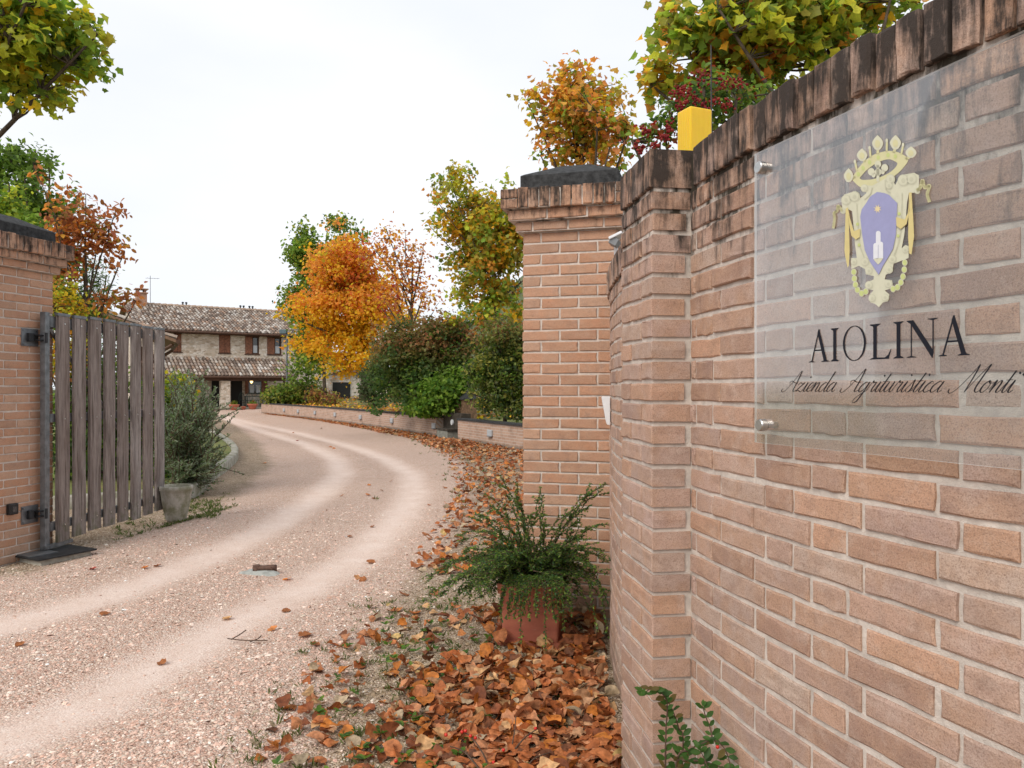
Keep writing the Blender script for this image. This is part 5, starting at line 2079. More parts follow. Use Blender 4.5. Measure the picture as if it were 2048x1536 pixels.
# twig on the drive and berry twigs in the drift
tw = MB()
for pts in ([(455, 1281), (490, 1287), (535, 1289)], [(462, 1283), (478, 1276), (492, 1268)], [(500, 1288), (515, 1284), (522, 1280)]):
    q = [G(x, y) + np.array((0, 0, .012 + .006 * i)) for i, (x, y) in enumerate(pts)]
    tw.tube(catm3(q, 4), .0035, 5)
tag(tw.build('fallen_twig', M_TWIG), 'bare forked twig lying on the right wheel track', 'twig')
bt = empty('berry_shoots', tuple(G(1010, 1600)), 'thin bare shoots with red berries rising from the dry leaves', 'plant')
mb = MB()
bm_pts = []
for pts in ([(1005, 1600, 3.0), (1015, 1536, 3.05), (1028, 1470, 3.15), (1032, 1432, 3.2)], [(985, 1600, 2.95), (975, 1530, 3.0), (955, 1490, 3.05), (935, 1468, 3.1), (920, 1466, 3.1)], [(1020, 1510, 3.08), (1050, 1475, 3.15), (1075, 1458, 3.2)],
            [(960, 1540, 2.95), (930, 1505, 3.0), (900, 1492, 3.0)], [(1040, 1560, 2.95), (1065, 1520, 3.0), (1100, 1505, 3.05)]):
    q = catm3([P(*p) for p in pts], 5)
    mb.tube(q, list(np.linspace(.0045, .002, len(q))), 5)
    bm_pts.append(q)
mb.build('stems', M_TWIG, bt)
for (x, y, d) in ((924, 1464, 3.1), (931, 1462, 3.1), (941, 1472, 3.08), (951, 1476, 3.06), (1071, 1457, 3.2), (1061, 1473, 3.17), (1007, 1500, 3.08), (987, 1525, 3.0), (892, 1470, 3.0), (792, 1522, 3.0)):
    p = P(x, y, d)
    p[2] = max(p[2], .02)
    b = MB()
    b.lathe(tuple(p), [(.001, -.007), (.006, -.004), (.0075, 0), (.006, .005), (.001, .007)], 8)
    b.build('berry', M_BERRY, bt, True)

# ------------------------------------------------------------------ low garden wall with step lights
def polyline_pts(line, step):
    line = [np.array(p) for p in line]
    out = []
    for a_, b_ in zip(line[:-1], line[1:]):
        n_ = max(1, int(np.linalg.norm(b_ - a_) / step))
        for k in range(n_):
            out.append(a_ + (b_ - a_) * k / n_)
    out.append(line[-1])
    return out


RWS = [tuple(p) for p in catmull(RW, 8)]
WH = .60


def low_wall(line, name, label):
    line = [np.array(p) for p in line]
    o = empty(name, (*line[0], 0), label, 'wall', 'low brick walls of the garden')
    L, us = 0, [0]
    for a_, b_ in zip(line[:-1], line[1:]):
        L += np.linalg.norm(b_ - a_)
        us.append(L)
    nrm = []
    for i in range(len(line)):
        a_, b_ = line[max(0, i - 1)], line[min(len(line) - 1, i + 1)]
        d_ = (b_ - a_) / np.linalg.norm(b_ - a_)
        nrm.append(np.array((d_[1], -d_[0])) * (1 if False else 1))
    # normal pointing away from the drive (to the right / back)
    nrm = [n_ if n_[0] > 0 else -n_ for n_ in nrm]
    V_, F_, UV = [], [], []
    for p, n_, u in zip(line, nrm, us):
        b_ = p + n_ * .25
        V_ += [(p[0], p[1], -.1), (p[0], p[1], WH), (b_[0], b_[1], WH), (b_[0], b_[1], -.1)]
        UV += [(u, -.1), (u, WH), (u, WH + .25), (u, WH + .95)]
    k = len(line)
    for i in range(k - 1):
        for q in range(3):
            F_.append((i * 4 + q, (i + 1) * 4 + q, (i + 1) * 4 + q + 1, i * 4 + q + 1))
    F_ += [(0, 1, 2, 3), tuple((k - 1) * 4 + q for q in (3, 2, 1, 0))]
    me = bpy.data.meshes.new('wall_face')
    me.from_pydata(V_, [], F_)
    uv = me.uv_layers.new(name='UVMap')
    for lp_ in me.loops:
        uv.data[lp_.index].uv = UV[lp_.vertex_index]
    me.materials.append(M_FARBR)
    link_mesh('wall_face', me, o)
    mb = MB()
    V_ = []
    for p, n_ in zip(line, nrm):
        a_, b_ = p - n_ * .035, p + n_ * .29
        V_ += [(a_[0], a_[1], WH + .003), (a_[0], a_[1], WH + .055), (b_[0], b_[1], WH + .055), (b_[0], b_[1], WH + .003)]
    F_ = [(i * 4 + q, (i + 1) * 4 + q, (i + 1) * 4 + (q + 1) % 4, i * 4 + (q + 1) % 4) for i in range(k - 1) for q in range(4)]
    F_ += [(0, 1, 2, 3), tuple((k - 1) * 4 + q for q in (3, 2, 1, 0))]
    mb.add(V_, F_)
    mb.build('coping', M_STONE, o)
    return o


RWd = polyline_pts(RWS, .5)
RWd = [p for p in RWd]
nearw = [p for p in RWd if p[1] < 22.55]
farw = [p for p in RWd if p[1] > 23.65]
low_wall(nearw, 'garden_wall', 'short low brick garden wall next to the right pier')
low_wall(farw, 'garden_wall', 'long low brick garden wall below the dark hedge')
# recess with drain and round lamp between the two walls
rc = np.array((-2.05, 23.1))
rdir = np.array(RW[3]) - np.array(RW[1])
rdir /= np.linalg.norm(rdir)
rn = np.array((-rdir[1], rdir[0]))
if rn[0] < 0: rn = -rn
ryaw = math.atan2(rdir[1], rdir[0])
ra = empty('wall_recess', (rc[0], rc[1], 0), 'dark recess with a small basin between the two low walls', 'basin')
c = rc + rn * .42
M_DARKBRICK = plain('dark_brick', (.05, .04, .03), .95, var=.5, scale=9, bstr=.6, bdist=.01)  # very dark brick tone for the recess back and basin edge
MB().box((c[0], c[1], .38), (1.5, .3, .78), ryaw).build('back_wall', M_DARKBRICK, ra)
c = rc + rn * .12
MB().box((c[0], c[1], .10), (.9, .34, .3), ryaw).build('basin', plain('grey_stone', (.22, .22, .19), .95, var=.3, scale=14, bstr=.5), ra)
MB().box((c[0], c[1], .29), (1.0, .38, .05), ryaw).build('basin_edge', M_DARKBRICK, ra)
c = rc + rn * .24 - rdir * .05
mb = MB()
mb.tube([(*(c + rn * .05), .50), (*(c - rn * .01), .50)], .085, 16)
mb.build('round_lamp', M_WHITE, ra)
pp_ = rc + rn * .75 + rdir * .1
pst = empty('brick_post', (*pp_, .5), 'stubby old brick post with sloping cap behind the wall recess', 'post')
MB().box((*pp_, .80), (.75, .42, .75), ryaw).build('post_body', plain('old_brick', (.20, .12, .07), .95, var=.5, scale=12, bstr=.6), pst)
tp = [(*(pp_ + rdir * a_ + rn * b_), z) for z, k_ in ((1.175, 1.0), (1.215, 1.0)) for a_, b_ in ((-.42 * k_, -.26), (.42 * k_, -.26), (.42 * k_, .26), (-.42 * k_, .26))]
tp += [(*(pp_ + rdir * a_ + rn * .0), 1.45) for a_ in (-.3, .3)]
mb = MB()
mb.add(tp, [(0, 1, 5, 4), (1, 2, 6, 5), (2, 3, 7, 6), (3, 0, 4, 7), (0, 3, 2, 1), (4, 5, 9, 8), (6, 7, 8, 9), (5, 6, 9), (7, 4, 8)])
mb.build('post_cap', M_STONE, pst)
lights = [(569, 820), (597, 826), (631, 829), (671, 834), (722, 840), (785, 848), (869, 858), (982, 873)]
ords = ['farthest', 'second farthest', 'third farthest', 'fourth farthest', 'fifth farthest', 'third nearest', 'second nearest', 'nearest']
for (px, py), od in zip(lights, ords):
    r = (px - CX) / F
    best = min(range(len(RWd) - 1), key=lambda i: abs(RWd[i][0] / RWd[i][1] - r))
    p = RWd[best]
    q = RWd[best + 1]
    # refine along the segment
    t_ = min(np.linspace(-1, 1, 41), key=lambda t: abs((p + (q - p) * t)[0] / (p + (q - p) * t)[1] - r))
    p = p + (q - p) * t_
    d_ = (q - RWd[best]) / np.linalg.norm(q - RWd[best])
    n_ = np.array((d_[1], -d_[0]))
    if n_[0] > 0: n_ = -n_
    yw = math.atan2(d_[1], d_[0])
    sl_ = empty('step_light', (*p, .33), f'white step light on the low garden wall, {od} of the eight', 'light', 'step lights on the low garden wall')
    MB().box((*(p + n_ * .03), .35), (.27, .058, .17), yw).build('housing', M_LGREY, sl_, bevel=.015)
    MB().box((*(p + n_ * .045), .268), (.22, .05, .03), yw).build('louvre', M_GREYP, sl_)

# ------------------------------------------------------------------ garden bank behind the wall
bx, by = np.meshgrid(np.linspace(0, 1, 60), np.linspace(0, 1, 80))
line = np.array([np.array(p) for p in RWd])
tt = np.linspace(0, 1, len(line))
wxl = np.interp(by, tt, line[:, 0])
wyl = np.interp(by, tt, line[:, 1])
bxx = wxl + .22 + bx ** 1.5 * 70
byy = wyl + .05 + bx ** 1.5 * 12
bz = .50 + .75 * sstep(0, 9, bx ** 1.5 * 70) + .08 * np.sin(bxx * .6) * np.sin(byy * .5) * (bx > 0.02)
ii = np.arange(bxx.size).reshape(bxx.shape)
FB = np.stack([ii[:-1, :-1], ii[:-1, 1:], ii[1:, 1:], ii[1:, :-1]], -1).reshape(-1, 4)
bk = link_mesh('garden_bank', np_mesh('garden_bank', np.stack([bxx.ravel(), byy.ravel(), bz.ravel()], 1), FB, None, M_BANK, True))
tag(bk, 'grassy raised garden behind the low wall', kind='structure')
bp = []
for k in range(3000):
    t_ = RNG.uniform(.35, 1)
    o_ = RNG.random() ** 1.5 * 9 + .35
    x = float(np.interp(t_, tt, line[:, 0])) + .22 + o_
    y = float(np.interp(t_, tt, line[:, 1])) + .05 + o_ * 12 / 70
    bp.append((x, y, .54 + .75 * float(sstep(0, 9, o_)) + .03, RNG.uniform(.09, .16)))
pos, nrm, spin, siz, col = litter_arrays(bp, .4, ([AMB, RUSTC, (.55, .29, .15), ORG, YEL], [3, 3, 4, 2, 2]))
tag(link_mesh('lawn_leaves', leaves_mesh('lawn_leaves', pos, nrm, spin, siz, col, dts[4], M_DRY)), 'orange leaves strewn over the lawn below the yellow tree', 'leaf litter', kind='stuff')

# ------------------------------------------------------------------ kerb and bed left of the drive
kl = [G(372, 1000), G(425, 965), G(462, 937), G(477, 918), G(470, 900), G(450, 884), G(425, 870), G(400, 862)]
kl = [np.array(p[:2]) for p in kl]
kl = [np.array((-5.6, 9.3))] + kl
kc3 = catmull([tuple(p) for p in kl], 6)
mb = MB()
n = len(kc3)
vs_ = []
for i, p in enumerate(kc3):
    a_, b_ = np.array(kc3[max(0, i - 1)]), np.array(kc3[min(n - 1, i + 1)])
    d_ = (b_ - a_) / np.linalg.norm(b_ - a_)
    n_ = np.array((-d_[1], d_[0]))
    for o_, z in ((0, -.08), (0, .17), (.02, .19), (.14, .19), (.15, .1)):
        q = np.array(p) + n_ * o_
        vs_.append((q[0], q[1], z))
mb.add(vs_, [(i * 5 + q, (i + 1) * 5 + q, (i + 1) * 5 + q + 1, i * 5 + q + 1) for i in range(n - 1) for q in range(4)] + [(0, 1, 2, 3, 4)])
tag(mb.build('kerb', M_MOSSC, None, True), 'mossy curved concrete kerb of the shrub bed', kind='structure')
bed = [(p[0] - .12, p[1] + .05, .12) for p in kc3] + [(-20, 40, .12), (-30, 30, .12), (-14, 10, .12)]
mb = MB()
mb.add(bed, [tuple(range(len(bed)))])
tag(mb.build('shrub_bed', M_BANK), 'planted bed behind the kerb', kind='structure')

# ------------------------------------------------------------------ shrubs behind the gate
gsx = np.array(P(365, 960, 10.9))
o = empty('grey_shrub', (gsx[0], gsx[1], .1), 'feathery grey-green shrub right of the wooden gate', 'shrub')
spec = []
base = np.array((gsx[0] - .05, gsx[1] + .1, .12))
for k in range(130):
    px, py = RNG.uniform(325, 440), RNG.uniform(745, 985)
    ed = ((px - 378) / 66) ** 2 + ((py - 880) / 125) ** 2
    if ed > .85: continue
    e = P(px, py, 10.9 + RNG.uniform(-.5, .6))
    e[2] = max(e[2], .15)
    L = np.linalg.norm(e - base)
    pts = bez(base + RNG.normal(0, .06, 3) * (1, 1, 0), (base + e) / 2 + np.array((0, 0, .12 * L)) + RNG.normal(0, .05, 3), e, 8)
    spec.append((pts, .9))
    for q in range(6):
        i = RNG.integers(3, 8)
        d_ = pts[i] - pts[i - 1]
        d_ /= np.linalg.norm(d_)
        e2 = pts[i] + (d_ + RNG.normal(0, .55, 3)) * RNG.uniform(.10, .28)
        spec.append((bez(pts[i], (pts[i] + e2) / 2, e2, 4), 1.0))
for (px, py) in ((388, 755), (392, 768), (432, 776), (424, 788), (410, 775), (382, 770)):
    e = P(px, py, 10.9)
    spec.append((bez(base, (base + e) / 2 + np.array((-.05, 0, .1)), e, 10), 1.0))
mbs, pos, xd, nr, sz, cl = shoots(spec, .02, .062, .021, [(.24, .30, .18), (.29, .35, .22), (.18, .25, .11), (.16, .23, .09), (.34, .40, .28)], T_NARROW, stem_r=.009)
mbs.build('stems', M_TWIG, o)
T_NAR2 = (T_NARROW[0] * np.array((1, 1.7, 1)), T_NARROW[1])
link_mesh('foliage', leaves_mesh('foliage', pos, nr, None, sz, cl, T_NAR2, M_LEAF, xd), o)


def shrub(name, label, blobs, n_clump, per, sigma, leaf, palette, weights, base, tmpl=T_KITE, group=None, **kw):
    return tree(name, label, 'shrub', tuple(base), (base[0], base[1], base[2] + (max(b[2] for b in blobs) - base[2]) * .7), .05, blobs, n_clump, per, sigma, leaf, palette, weights, tmpl, group, n_main=8, n_twig=40, start=.1, trunk_name='stems', crown_name='foliage', **kw)


def gb(px, d, z=0.0):
    return ((px - CX) / F * d, d, z)


shrub('yellow_shrub', 'yellow-green leafy shrub between the gate and the grey shrub', [PB(345, 800, 12.6, 38, 55), PB(335, 870, 12.4, 40, 60), PB(360, 775, 12.8, 20, 22)], 260, 14, .07, .085, [GRN2, YGR, YEL, GRN, AMB], [4, 5, 2, 2, .7], gb(330, 12.6, .1))
shrub('dark_shrub', 'dark evergreen shrub seen through the gaps of the gate', [PB(190, 860, 12.0, 90, 150), PB(290, 880, 12.0, 55, 120)], 420, 16, .12, .10, [DGRN, GRN, GRN2, (.05, .09, .03)], [5, 4, 1.5, 3], gb(230, 12.0))

# ------------------------------------------------------------------ trees at the left
tree('maple_tree', 'green and yellow maple overhanging from the top left corner', 'tree', gb(-330, 9.8), P(-170, 60, 9.6), .15,
     [PB(20, 60, 9.2, 150, 130), PB(120, 75, 9.2, 92, 100), PB(60, 180, 9.0, 82, 76), PB(150, 110, 9.2, 50, 60), PB(-120, 60, 9.6, 130, 170), PB(10, 235, 9.2, 60, 50), PB(140, 195, 9.2, 26, 18), PB(60, 30, 8.8, 130, 90)], 720, 10, .085, .115,
     [GRN, GRN2, YGR, (.42, .42, .04), YEL, DGRN], [2.5, 6, 6, 3.5, .8, .6], T_MAPLE, upbias=.9, shell=2.0, lumps=190, n_main=6, clump_jit=.35, group='maple trees around the gate', n_twig=240)
tree('hornbeam_tree', 'tall columnar green tree behind the left pier', 'tree', gb(60, 17), P(70, 300, 17), .16,
     [PB(30, 410, 17, 78, 120), PB(88, 355, 17, 36, 100), PB(40, 320, 17, 40, 84), PB(112, 430, 17, 38, 90), PB(10, 480, 16.5, 60, 80), PB(90, 560, 17, 60, 90)], 620, 14, .16, .13,
     [GRN, GRN2, DGRN, (.12, .20, .04)], [4, 4, 1.5, 4], T_KITE, shell=2.2, lumps=60)
tree('hornbeam_tree', 'lighter green round-topped tree just above the left pier cap', 'tree', gb(20, 14), P(15, 420, 14), .1,
     [PB(15, 440, 14, 42, 75), PB(70, 480, 14, 45, 50), PB(-20, 480, 14, 60, 90)], 300, 13, .10, .10, [GRN2, YGR, GRN], [5, 2, 3], T_KITE)
tree('rowan_tree', 'rust-orange small tree with bare twigs behind the left pier', 'tree', gb(150, 12.5), P(170, 480, 12.5), .07,
     [PB(150, 450, 12.5, 56, 78), PB(125, 520, 12.5, 40, 55), PB(230, 430, 12.5, 30, 24), PB(225, 500, 12.5, 32, 50), PB(205, 470, 12.5, 38, 40), PB(75, 355, 12.5, 18, 22), PB(245, 590, 12.5, 28, 28), PB(200, 610, 12.4, 22, 26)], 190, 9, .085, .10,
     [RUSTC, BRN, ORG, PINK, OLV], [5, 3, 3, 2, 1], T_OVAL, n_twig=150, n_main=12, rtip=.006)
shrub('green_conifer', 'dark green conical conifer behind the gate top', [PB(180, 560, 13.2, 34, 66), PB(190, 610, 13.2, 34, 60), PB(150, 620, 13.2, 40, 50), PB(185, 690, 13.2, 50, 80)], 300, 14, .08, .09, [GRN, DGRN, GRN2], [4, 3, 2], gb(180, 13.2), T_NARROW)
shrub('orange_shrub', 'yellow and orange tinged shrub beside the left pier', [PB(122, 590, 11.6, 30, 36), PB(140, 625, 11.6, 34, 34), PB(130, 700, 11.6, 40, 70)], 220, 12, .07, .07, [YGR, YEL, ORG, GRN, RUSTC], [4, 3, 2, 3, 1.5], gb(130, 11.6))

# ------------------------------------------------------------------ trees behind the right wall
tree('maple_tree', 'orange and green maple rising behind the right pier', 'tree', gb(1190, 14), P(1165, 250, 14), .12,
     [PB(1150, 205, 14, 86, 78), PB(1175, 270, 14, 96, 66), PB(1100, 290, 14, 58, 45), PB(1160, 150, 14, 48, 26), PB(1200, 310, 14, 62, 40), PB(1120, 175, 14, 45, 45), PB(1225, 190, 14, 28, 55)], 420, 9, .12, .11,
     [(.42, .36, .06), (.68, .40, .08), ORG, (.72, .30, .11), GRN2, AMB, YGR], [2, 4, 4, 3, 3, 3, 2], T_MAPLE, upbias=.7, lumps=120, clump_jit=.3, group='maple trees around the gate', n_twig=220)
tree('maple_tree', 'large green and orange maple above the curved wall', 'tree', gb(1720, 8.2), P(1650, 40, 8.2), .12,
     [PB(1420, 60, 8.2, 105, 80), PB(1520, 70, 8.0, 115, 85), PB(1400, 150, 8.2, 90, 70), PB(1510, 140, 8.1, 75, 55), PB(1600, 20, 8.2, 110, 75), PB(1740, 5, 8.4, 100, 62), PB(1650, 100, 8.3, 60, 45), PB(1330, 150, 8.2, 46, 70), PB(1690, 70, 8.3, 70, 50), PB(1570, 130, 8.1, 60, 45), PB(1790, -10, 8.4, 60, 50)], 640, 9, .095, .115,
     [GRN, GRN2, YGR, OLV, ORG, AMB, RUSTC], [2.5, 6, 5, 1.5, 3, 2.4, .7], T_MAPLE, upbias=.8, group='maple trees around the gate', n_twig=260, shell=2.0, lumps=190, clump_jit=.3)
vb = shrub('berry_shrub', 'red-berried shrub rising over the curved wall behind the beacon', [PB(1430, 210, 6.0, 88, 62), PB(1350, 240, 6.0, 40, 36), PB(1290, 285, 6.0, 30, 26), PB(1500, 200, 6.0, 40, 40)], 150, 10, .06, .055, [DGRN, GRN, GRN2, RED], [4, 3, 2, 1.5], gb(1420, 6.0), T_OVAL)
bpos = []
for (px, py, r) in ((1355, 185, 16), (1372, 178, 12), (1400, 152, 20), (1385, 200, 16), (1448, 165, 18), (1475, 168, 14), (1362, 212, 14), (1430, 200, 12), (1405, 215, 14), (1340, 255, 14), (1330, 275, 10), (1290, 262, 10), (1282, 300, 12), (1455, 205, 14), (1310, 290, 10)):
    for k in range(26):
        bpos.append(P(px + RNG.normal(0, r * .55), py + RNG.normal(0, r * .45), 5.6 + RNG.normal(0, .12)))
bpos = np.array(bpos)
ico = np.array([(1, 0, 0), (-1, 0, 0), (0, 1, 0), (0, -1, 0), (0, 0, 1), (0, 0, -1)]) * .5
icf = np.array([(0, 2, 4), (2, 1, 4), (1, 3, 4), (3, 0, 4), (2, 0, 5), (1, 2, 5), (3, 1, 5), (0, 3, 5)])
nb = len(bpos)
me = leaves_mesh('berry_clusters', bpos, RNG.normal(size=(nb, 3)), RNG.uniform(0, 6, nb), RNG.uniform(.018, .030, nb), np.clip(pal([(.40, .05, .05), (.52, .10, .08), (.32, .03, .04)], [3, 2, 2], nb), 0, 1), (ico, icf), M_LEAF)
link_mesh('berry_clusters', me, vb)['kind'] = 'stuff'

# ------------------------------------------------------------------ trees and hedge of the garden
tree('golden_maple', 'bright orange-yellow maple standing on the lawn', 'tree', tuple(P(728, 800, 36.5)), P(722, 560, 36.5), .21,
     [PB(692, 480, 36.5, 38, 46), PB(668, 545, 36.3, 70, 62), PB(722, 545, 36.7, 63, 70), PB(640, 615, 36.3, 66, 57), PB(705, 625, 36.5, 84, 70), PB(772, 620, 36.6, 59, 66), PB(800, 640, 36.8, 44, 56), PB(618, 680, 36.3, 43, 35), PB(682, 705, 36.2, 70, 46), PB(745, 695, 36.4, 59, 51), PB(648, 745, 36.2, 34, 26), PB(705, 752, 36.2, 43, 20)], 1500, 14, .25, .155,
     [YEL, AMB, ORG, (.78, .56, .05), YGR], [4, 7, 5, 2.5, .4], T_MAPLE, upbias=.5, shell=1.9, lumps=220, clump_jit=.35, n_twig=110,
     zcol=lambda c: (np.where(((RNG.random(len(c)) < .05) | (np.hypot(c[:, 0] + 7.1, (c[:, 2] - 7.2) * .6) < .8))[:, None], np.array((.62, .08, .05)), np.where((c[:, 2:3] > 5.2), np.array((.92, .36, .09)), np.array(YEL))), np.where(RNG.random(len(c)) < .6, .8, 0)))
tree('red_tinged_maple', 'sparse orange tree with bare upright branches beside the golden maple', 'tree', tuple(P(815, 775, 31)), P(825, 520, 31), .13,
     [PB(815, 530, 31, 44, 66), PB(850, 600, 31, 26, 40), PB(790, 610, 31, 40, 66), PB(735, 510, 31, 16, 36), PB(775, 490, 31, 26, 34)], 150, 9, .26, .16, [ORG, RUSTC, PINK, AMB, RED], [4, 4, 2, 3, 1.4], T_KITE, n_main=16, n_twig=120, start=.15, rtip=.014)
tree('green_maple', 'green maple partly hidden behind the golden maple', 'tree', tuple(P(650, 795, 43)), P(650, 520, 43), .12,
     [PB(650, 492, 43, 58, 66), PB(618, 550, 43, 48, 110), PB(690, 470, 43, 42, 40), PB(612, 640, 43, 34, 70), PB(640, 700, 43, 42, 60)], 850, 15, .26, .22, [GRN, GRN2, DGRN, OLV, YGR], [4, 4, 2, 1.5, .8], T_KITE, lumps=60)
tree('mixed_maple', 'tall maple turning from green to orange left of the right pier', 'tree', tuple(P(1000, 800, 25)), P(985, 560, 25), .16,
     [PB(925, 400, 25, 70, 58), PB(985, 460, 25, 86, 80), PB(905, 450, 25, 52, 55), PB(960, 560, 25, 76, 66), PB(1010, 600, 25, 55, 50), PB(900, 520, 25, 42, 42), PB(1060, 470, 25, 60, 80), PB(1010, 380, 25, 40, 40), PB(955, 640, 24.8, 66, 30), PB(880, 575, 25, 30, 28), PB(1020, 650, 24.8, 50, 36)], 800, 12, .17, .15,
     [OLV, GRN2, (.55, .38, .05), AMB, ORG, YGR, GRN], [3.5, 4, 3.5, 3, 2.5, 2.5, 2.5], T_MAPLE, upbias=.7, shell=2.0, lumps=170, clump_jit=.3, n_twig=130)
shrub('photinia_hedge', 'large rounded dark green bush with russet tips behind the low wall', [PB(840, 735, 25.5, 92, 92), PB(792, 755, 25.8, 50, 82), PB(890, 735, 25, 72, 95), PB(850, 680, 25.5, 84, 40), PB(945, 720, 25, 60, 84)], 1700, 16, .14, .12,
      [(.08, .16, .04), (.09, .17, .05), GRN, (.17, .21, .055)], [5, 4, 2.5, 3], gb(830, 25.5, .6), T_KITE, shell=3.2, lumps=150, zmin=.66,
      zcol=lambda c: (np.where(RNG.random((len(c), 1)) < .5, np.array((.52, .20, .10)), np.array((.34, .22, .08))), np.clip(sstep(1.9, 3.4, c[:, 2]) * 1.1 * (RNG.random(len(c)) < .75), 0, .92)))
shrub('laurel_bush', 'lower bright green laurel bush at the front of the hedge', [PB(880, 795, 23.8, 52, 40), PB(845, 815, 24.1, 34, 22), PB(905, 770, 23.9, 30, 30)], 240, 15, .15, .16, [(.08, .18, .02), GRN2, GRN], [4, 4, 2], gb(880, 23.9, .6), T_OVAL, zmin=.66)
shrub('mixed_hedge', 'tall olive and russet bush against the right pier', [PB(990, 760, 20.5, 52, 86), PB(1030, 740, 20.5, 52, 96), PB(965, 730, 20.8, 34, 60), PB(1010, 672, 20.5, 60, 46), PB(1070, 760, 20.5, 60, 90)], 1500, 15, .11, .10,
      [(.07, .13, .035), GRN, OLV, (.27, .31, .08), (.10, .12, .07)], [3.5, 3, 2.5, 3, 2], gb(1010, 20.5, .6), T_OVAL, shell=3.0, lumps=150, zmin=.66,
      zcol=lambda c: (np.where(RNG.random((len(c), 1)) < .4, np.array((.46, .09, .06)), np.array((.32, .19, .06))), np.clip(sstep(2.3, 3.6, c[:, 2]) * 1.0 * (RNG.random(len(c)) < .7), 0, .9)))
shrub('clipped_shrub', 'low rounded green shrub at the far end of the garden wall', [PB(575, 790, 46.2, 42, 20), PB(610, 785, 45.8, 30, 22), PB(553, 792, 46.5, 22, 16)], 320, 14, .2, .19, [GRN, OLV, (.10, .13, .03), GRN2], [4, 3, 3, 1], gb(580, 46.2, .5), T_KITE, shell=3, zmin=.62)
shrub('russet_shrub', 'low russet shrub right of the clipped green shrub', [PB(640, 795, 43, 22, 15), PB(660, 802, 42, 22, 10)], 90, 12, .2, .16, [(.24, .10, .06), OLV, RUSTC], [3, 3, 1], gb(645, 43, .6))
shrub('slender_tree', 'thin green sapling before the right end of the house', [PB(610, 700, 45, 30, 60), PB(600, 745, 45, 26, 30), PB(628, 740, 45, 24, 34)], 120, 10, .26, .2, [GRN2, GRN, (.12, .16, .05)], [3, 3, 2], gb(612, 45, .6))
shrub('grey_bush', 'grey-green bush at the foot of the golden maple', [PB(745, 775, 30, 24, 36), PB(752, 745, 30, 16, 24)], 130, 12, .16, .13, [(.09, .12, .05), (.13, .15, .07), DGRN], [3, 2, 3], gb(748, 30, .8))


# ------------------------------------------------------------------ the farmhouse
FD = np.array((sin(radians(56)), cos(radians(56))))     # along the front, to the right
FN = np.array((-FD[1], FD[0]))                          # away from the camera, into the house
if FN[1] < 0: FN = -FN
HB = .24                                                # ground level at the house


def front_t(px, off=0.0):
    """distance along the front for a photo column (front plane pushed out by off towards the camera)"""
    o_ = HO - FN * off
    r = (px - CX) / F
    return (r * o_[1] - o_[0]) / (FD[0] - r * FD[1])


HO = np.array((-22.6, 50.2))
house = empty('farmhouse', (HO[0], HO[1], HB), 'two-storey stone farmhouse with brown shutters and weathered tile roof', 'house')
hyaw = math.atan2(FD[1], FD[0])


def hp(t_, n_, z):
    p = HO + FD * t_ + FN * n_
    return (p[0], p[1], z)


def hz(py, t_, n_=0.0):
    return H - (py - CY) / F * hp(t_, n_, 0)[1]


def hbox(t0, t1, n0, n1, z0, z1, name, mat, parent, bevel=0):
    mb = MB()
    vs_ = [hp(t, n_, z) for t in (t0, t1) for n_ in (n0, n1) for z in (z0, z1)]
    mb.add(vs_, [(0, 1, 3, 2), (4, 6, 7, 5), (0, 4, 5, 1), (2, 3, 7, 6), (0, 2, 6, 4), (1, 5, 7, 3)])
    return mb.build(name, mat, parent, bevel=bevel)


tL, tR = front_t(283), front_t(665)
EZ = hz(664, front_t(450))                       # eaves level
DEP, RISE = 6.0, 2.15


def opening(pa, pb, ya, yb):
    a_, b_ = front_t(pa), front_t(pb)
    m_ = (a_ + b_) / 2
    return a_, b_, hz(yb, m_), hz(ya, m_)


ops = [opening(347, 363, 667, 704), opening(438, 461, 670, 706), opening(491, 518.5, 673, 708), opening(535, 563, 675, 709), opening(589, 612, 676, 711)]
# front wall built round its openings, upper storey
cuts = sorted([(a_, b_, z0, z1) for a_, b_, z0, z1 in ops])
zU = hz(735, front_t(450))


def wall_panel(x0, x1, z0, z1):
    hbox(x0, x1, 0, .45, z0, z1, 'wall', M_RUBBLE, house)


wz0, wz1 = min(c[2] for c in cuts), max(c[3] for c in cuts)
wall_panel(tL, tR, HB - .2, wz0)
wall_panel(tL, tR, wz1, EZ + .1)
xs0 = tL
for a_, b_, z0, z1 in cuts:
    wall_panel(xs0, a_, wz0, wz1)
    xs0 = b_
wall_panel(xs0, tR, wz0, wz1)
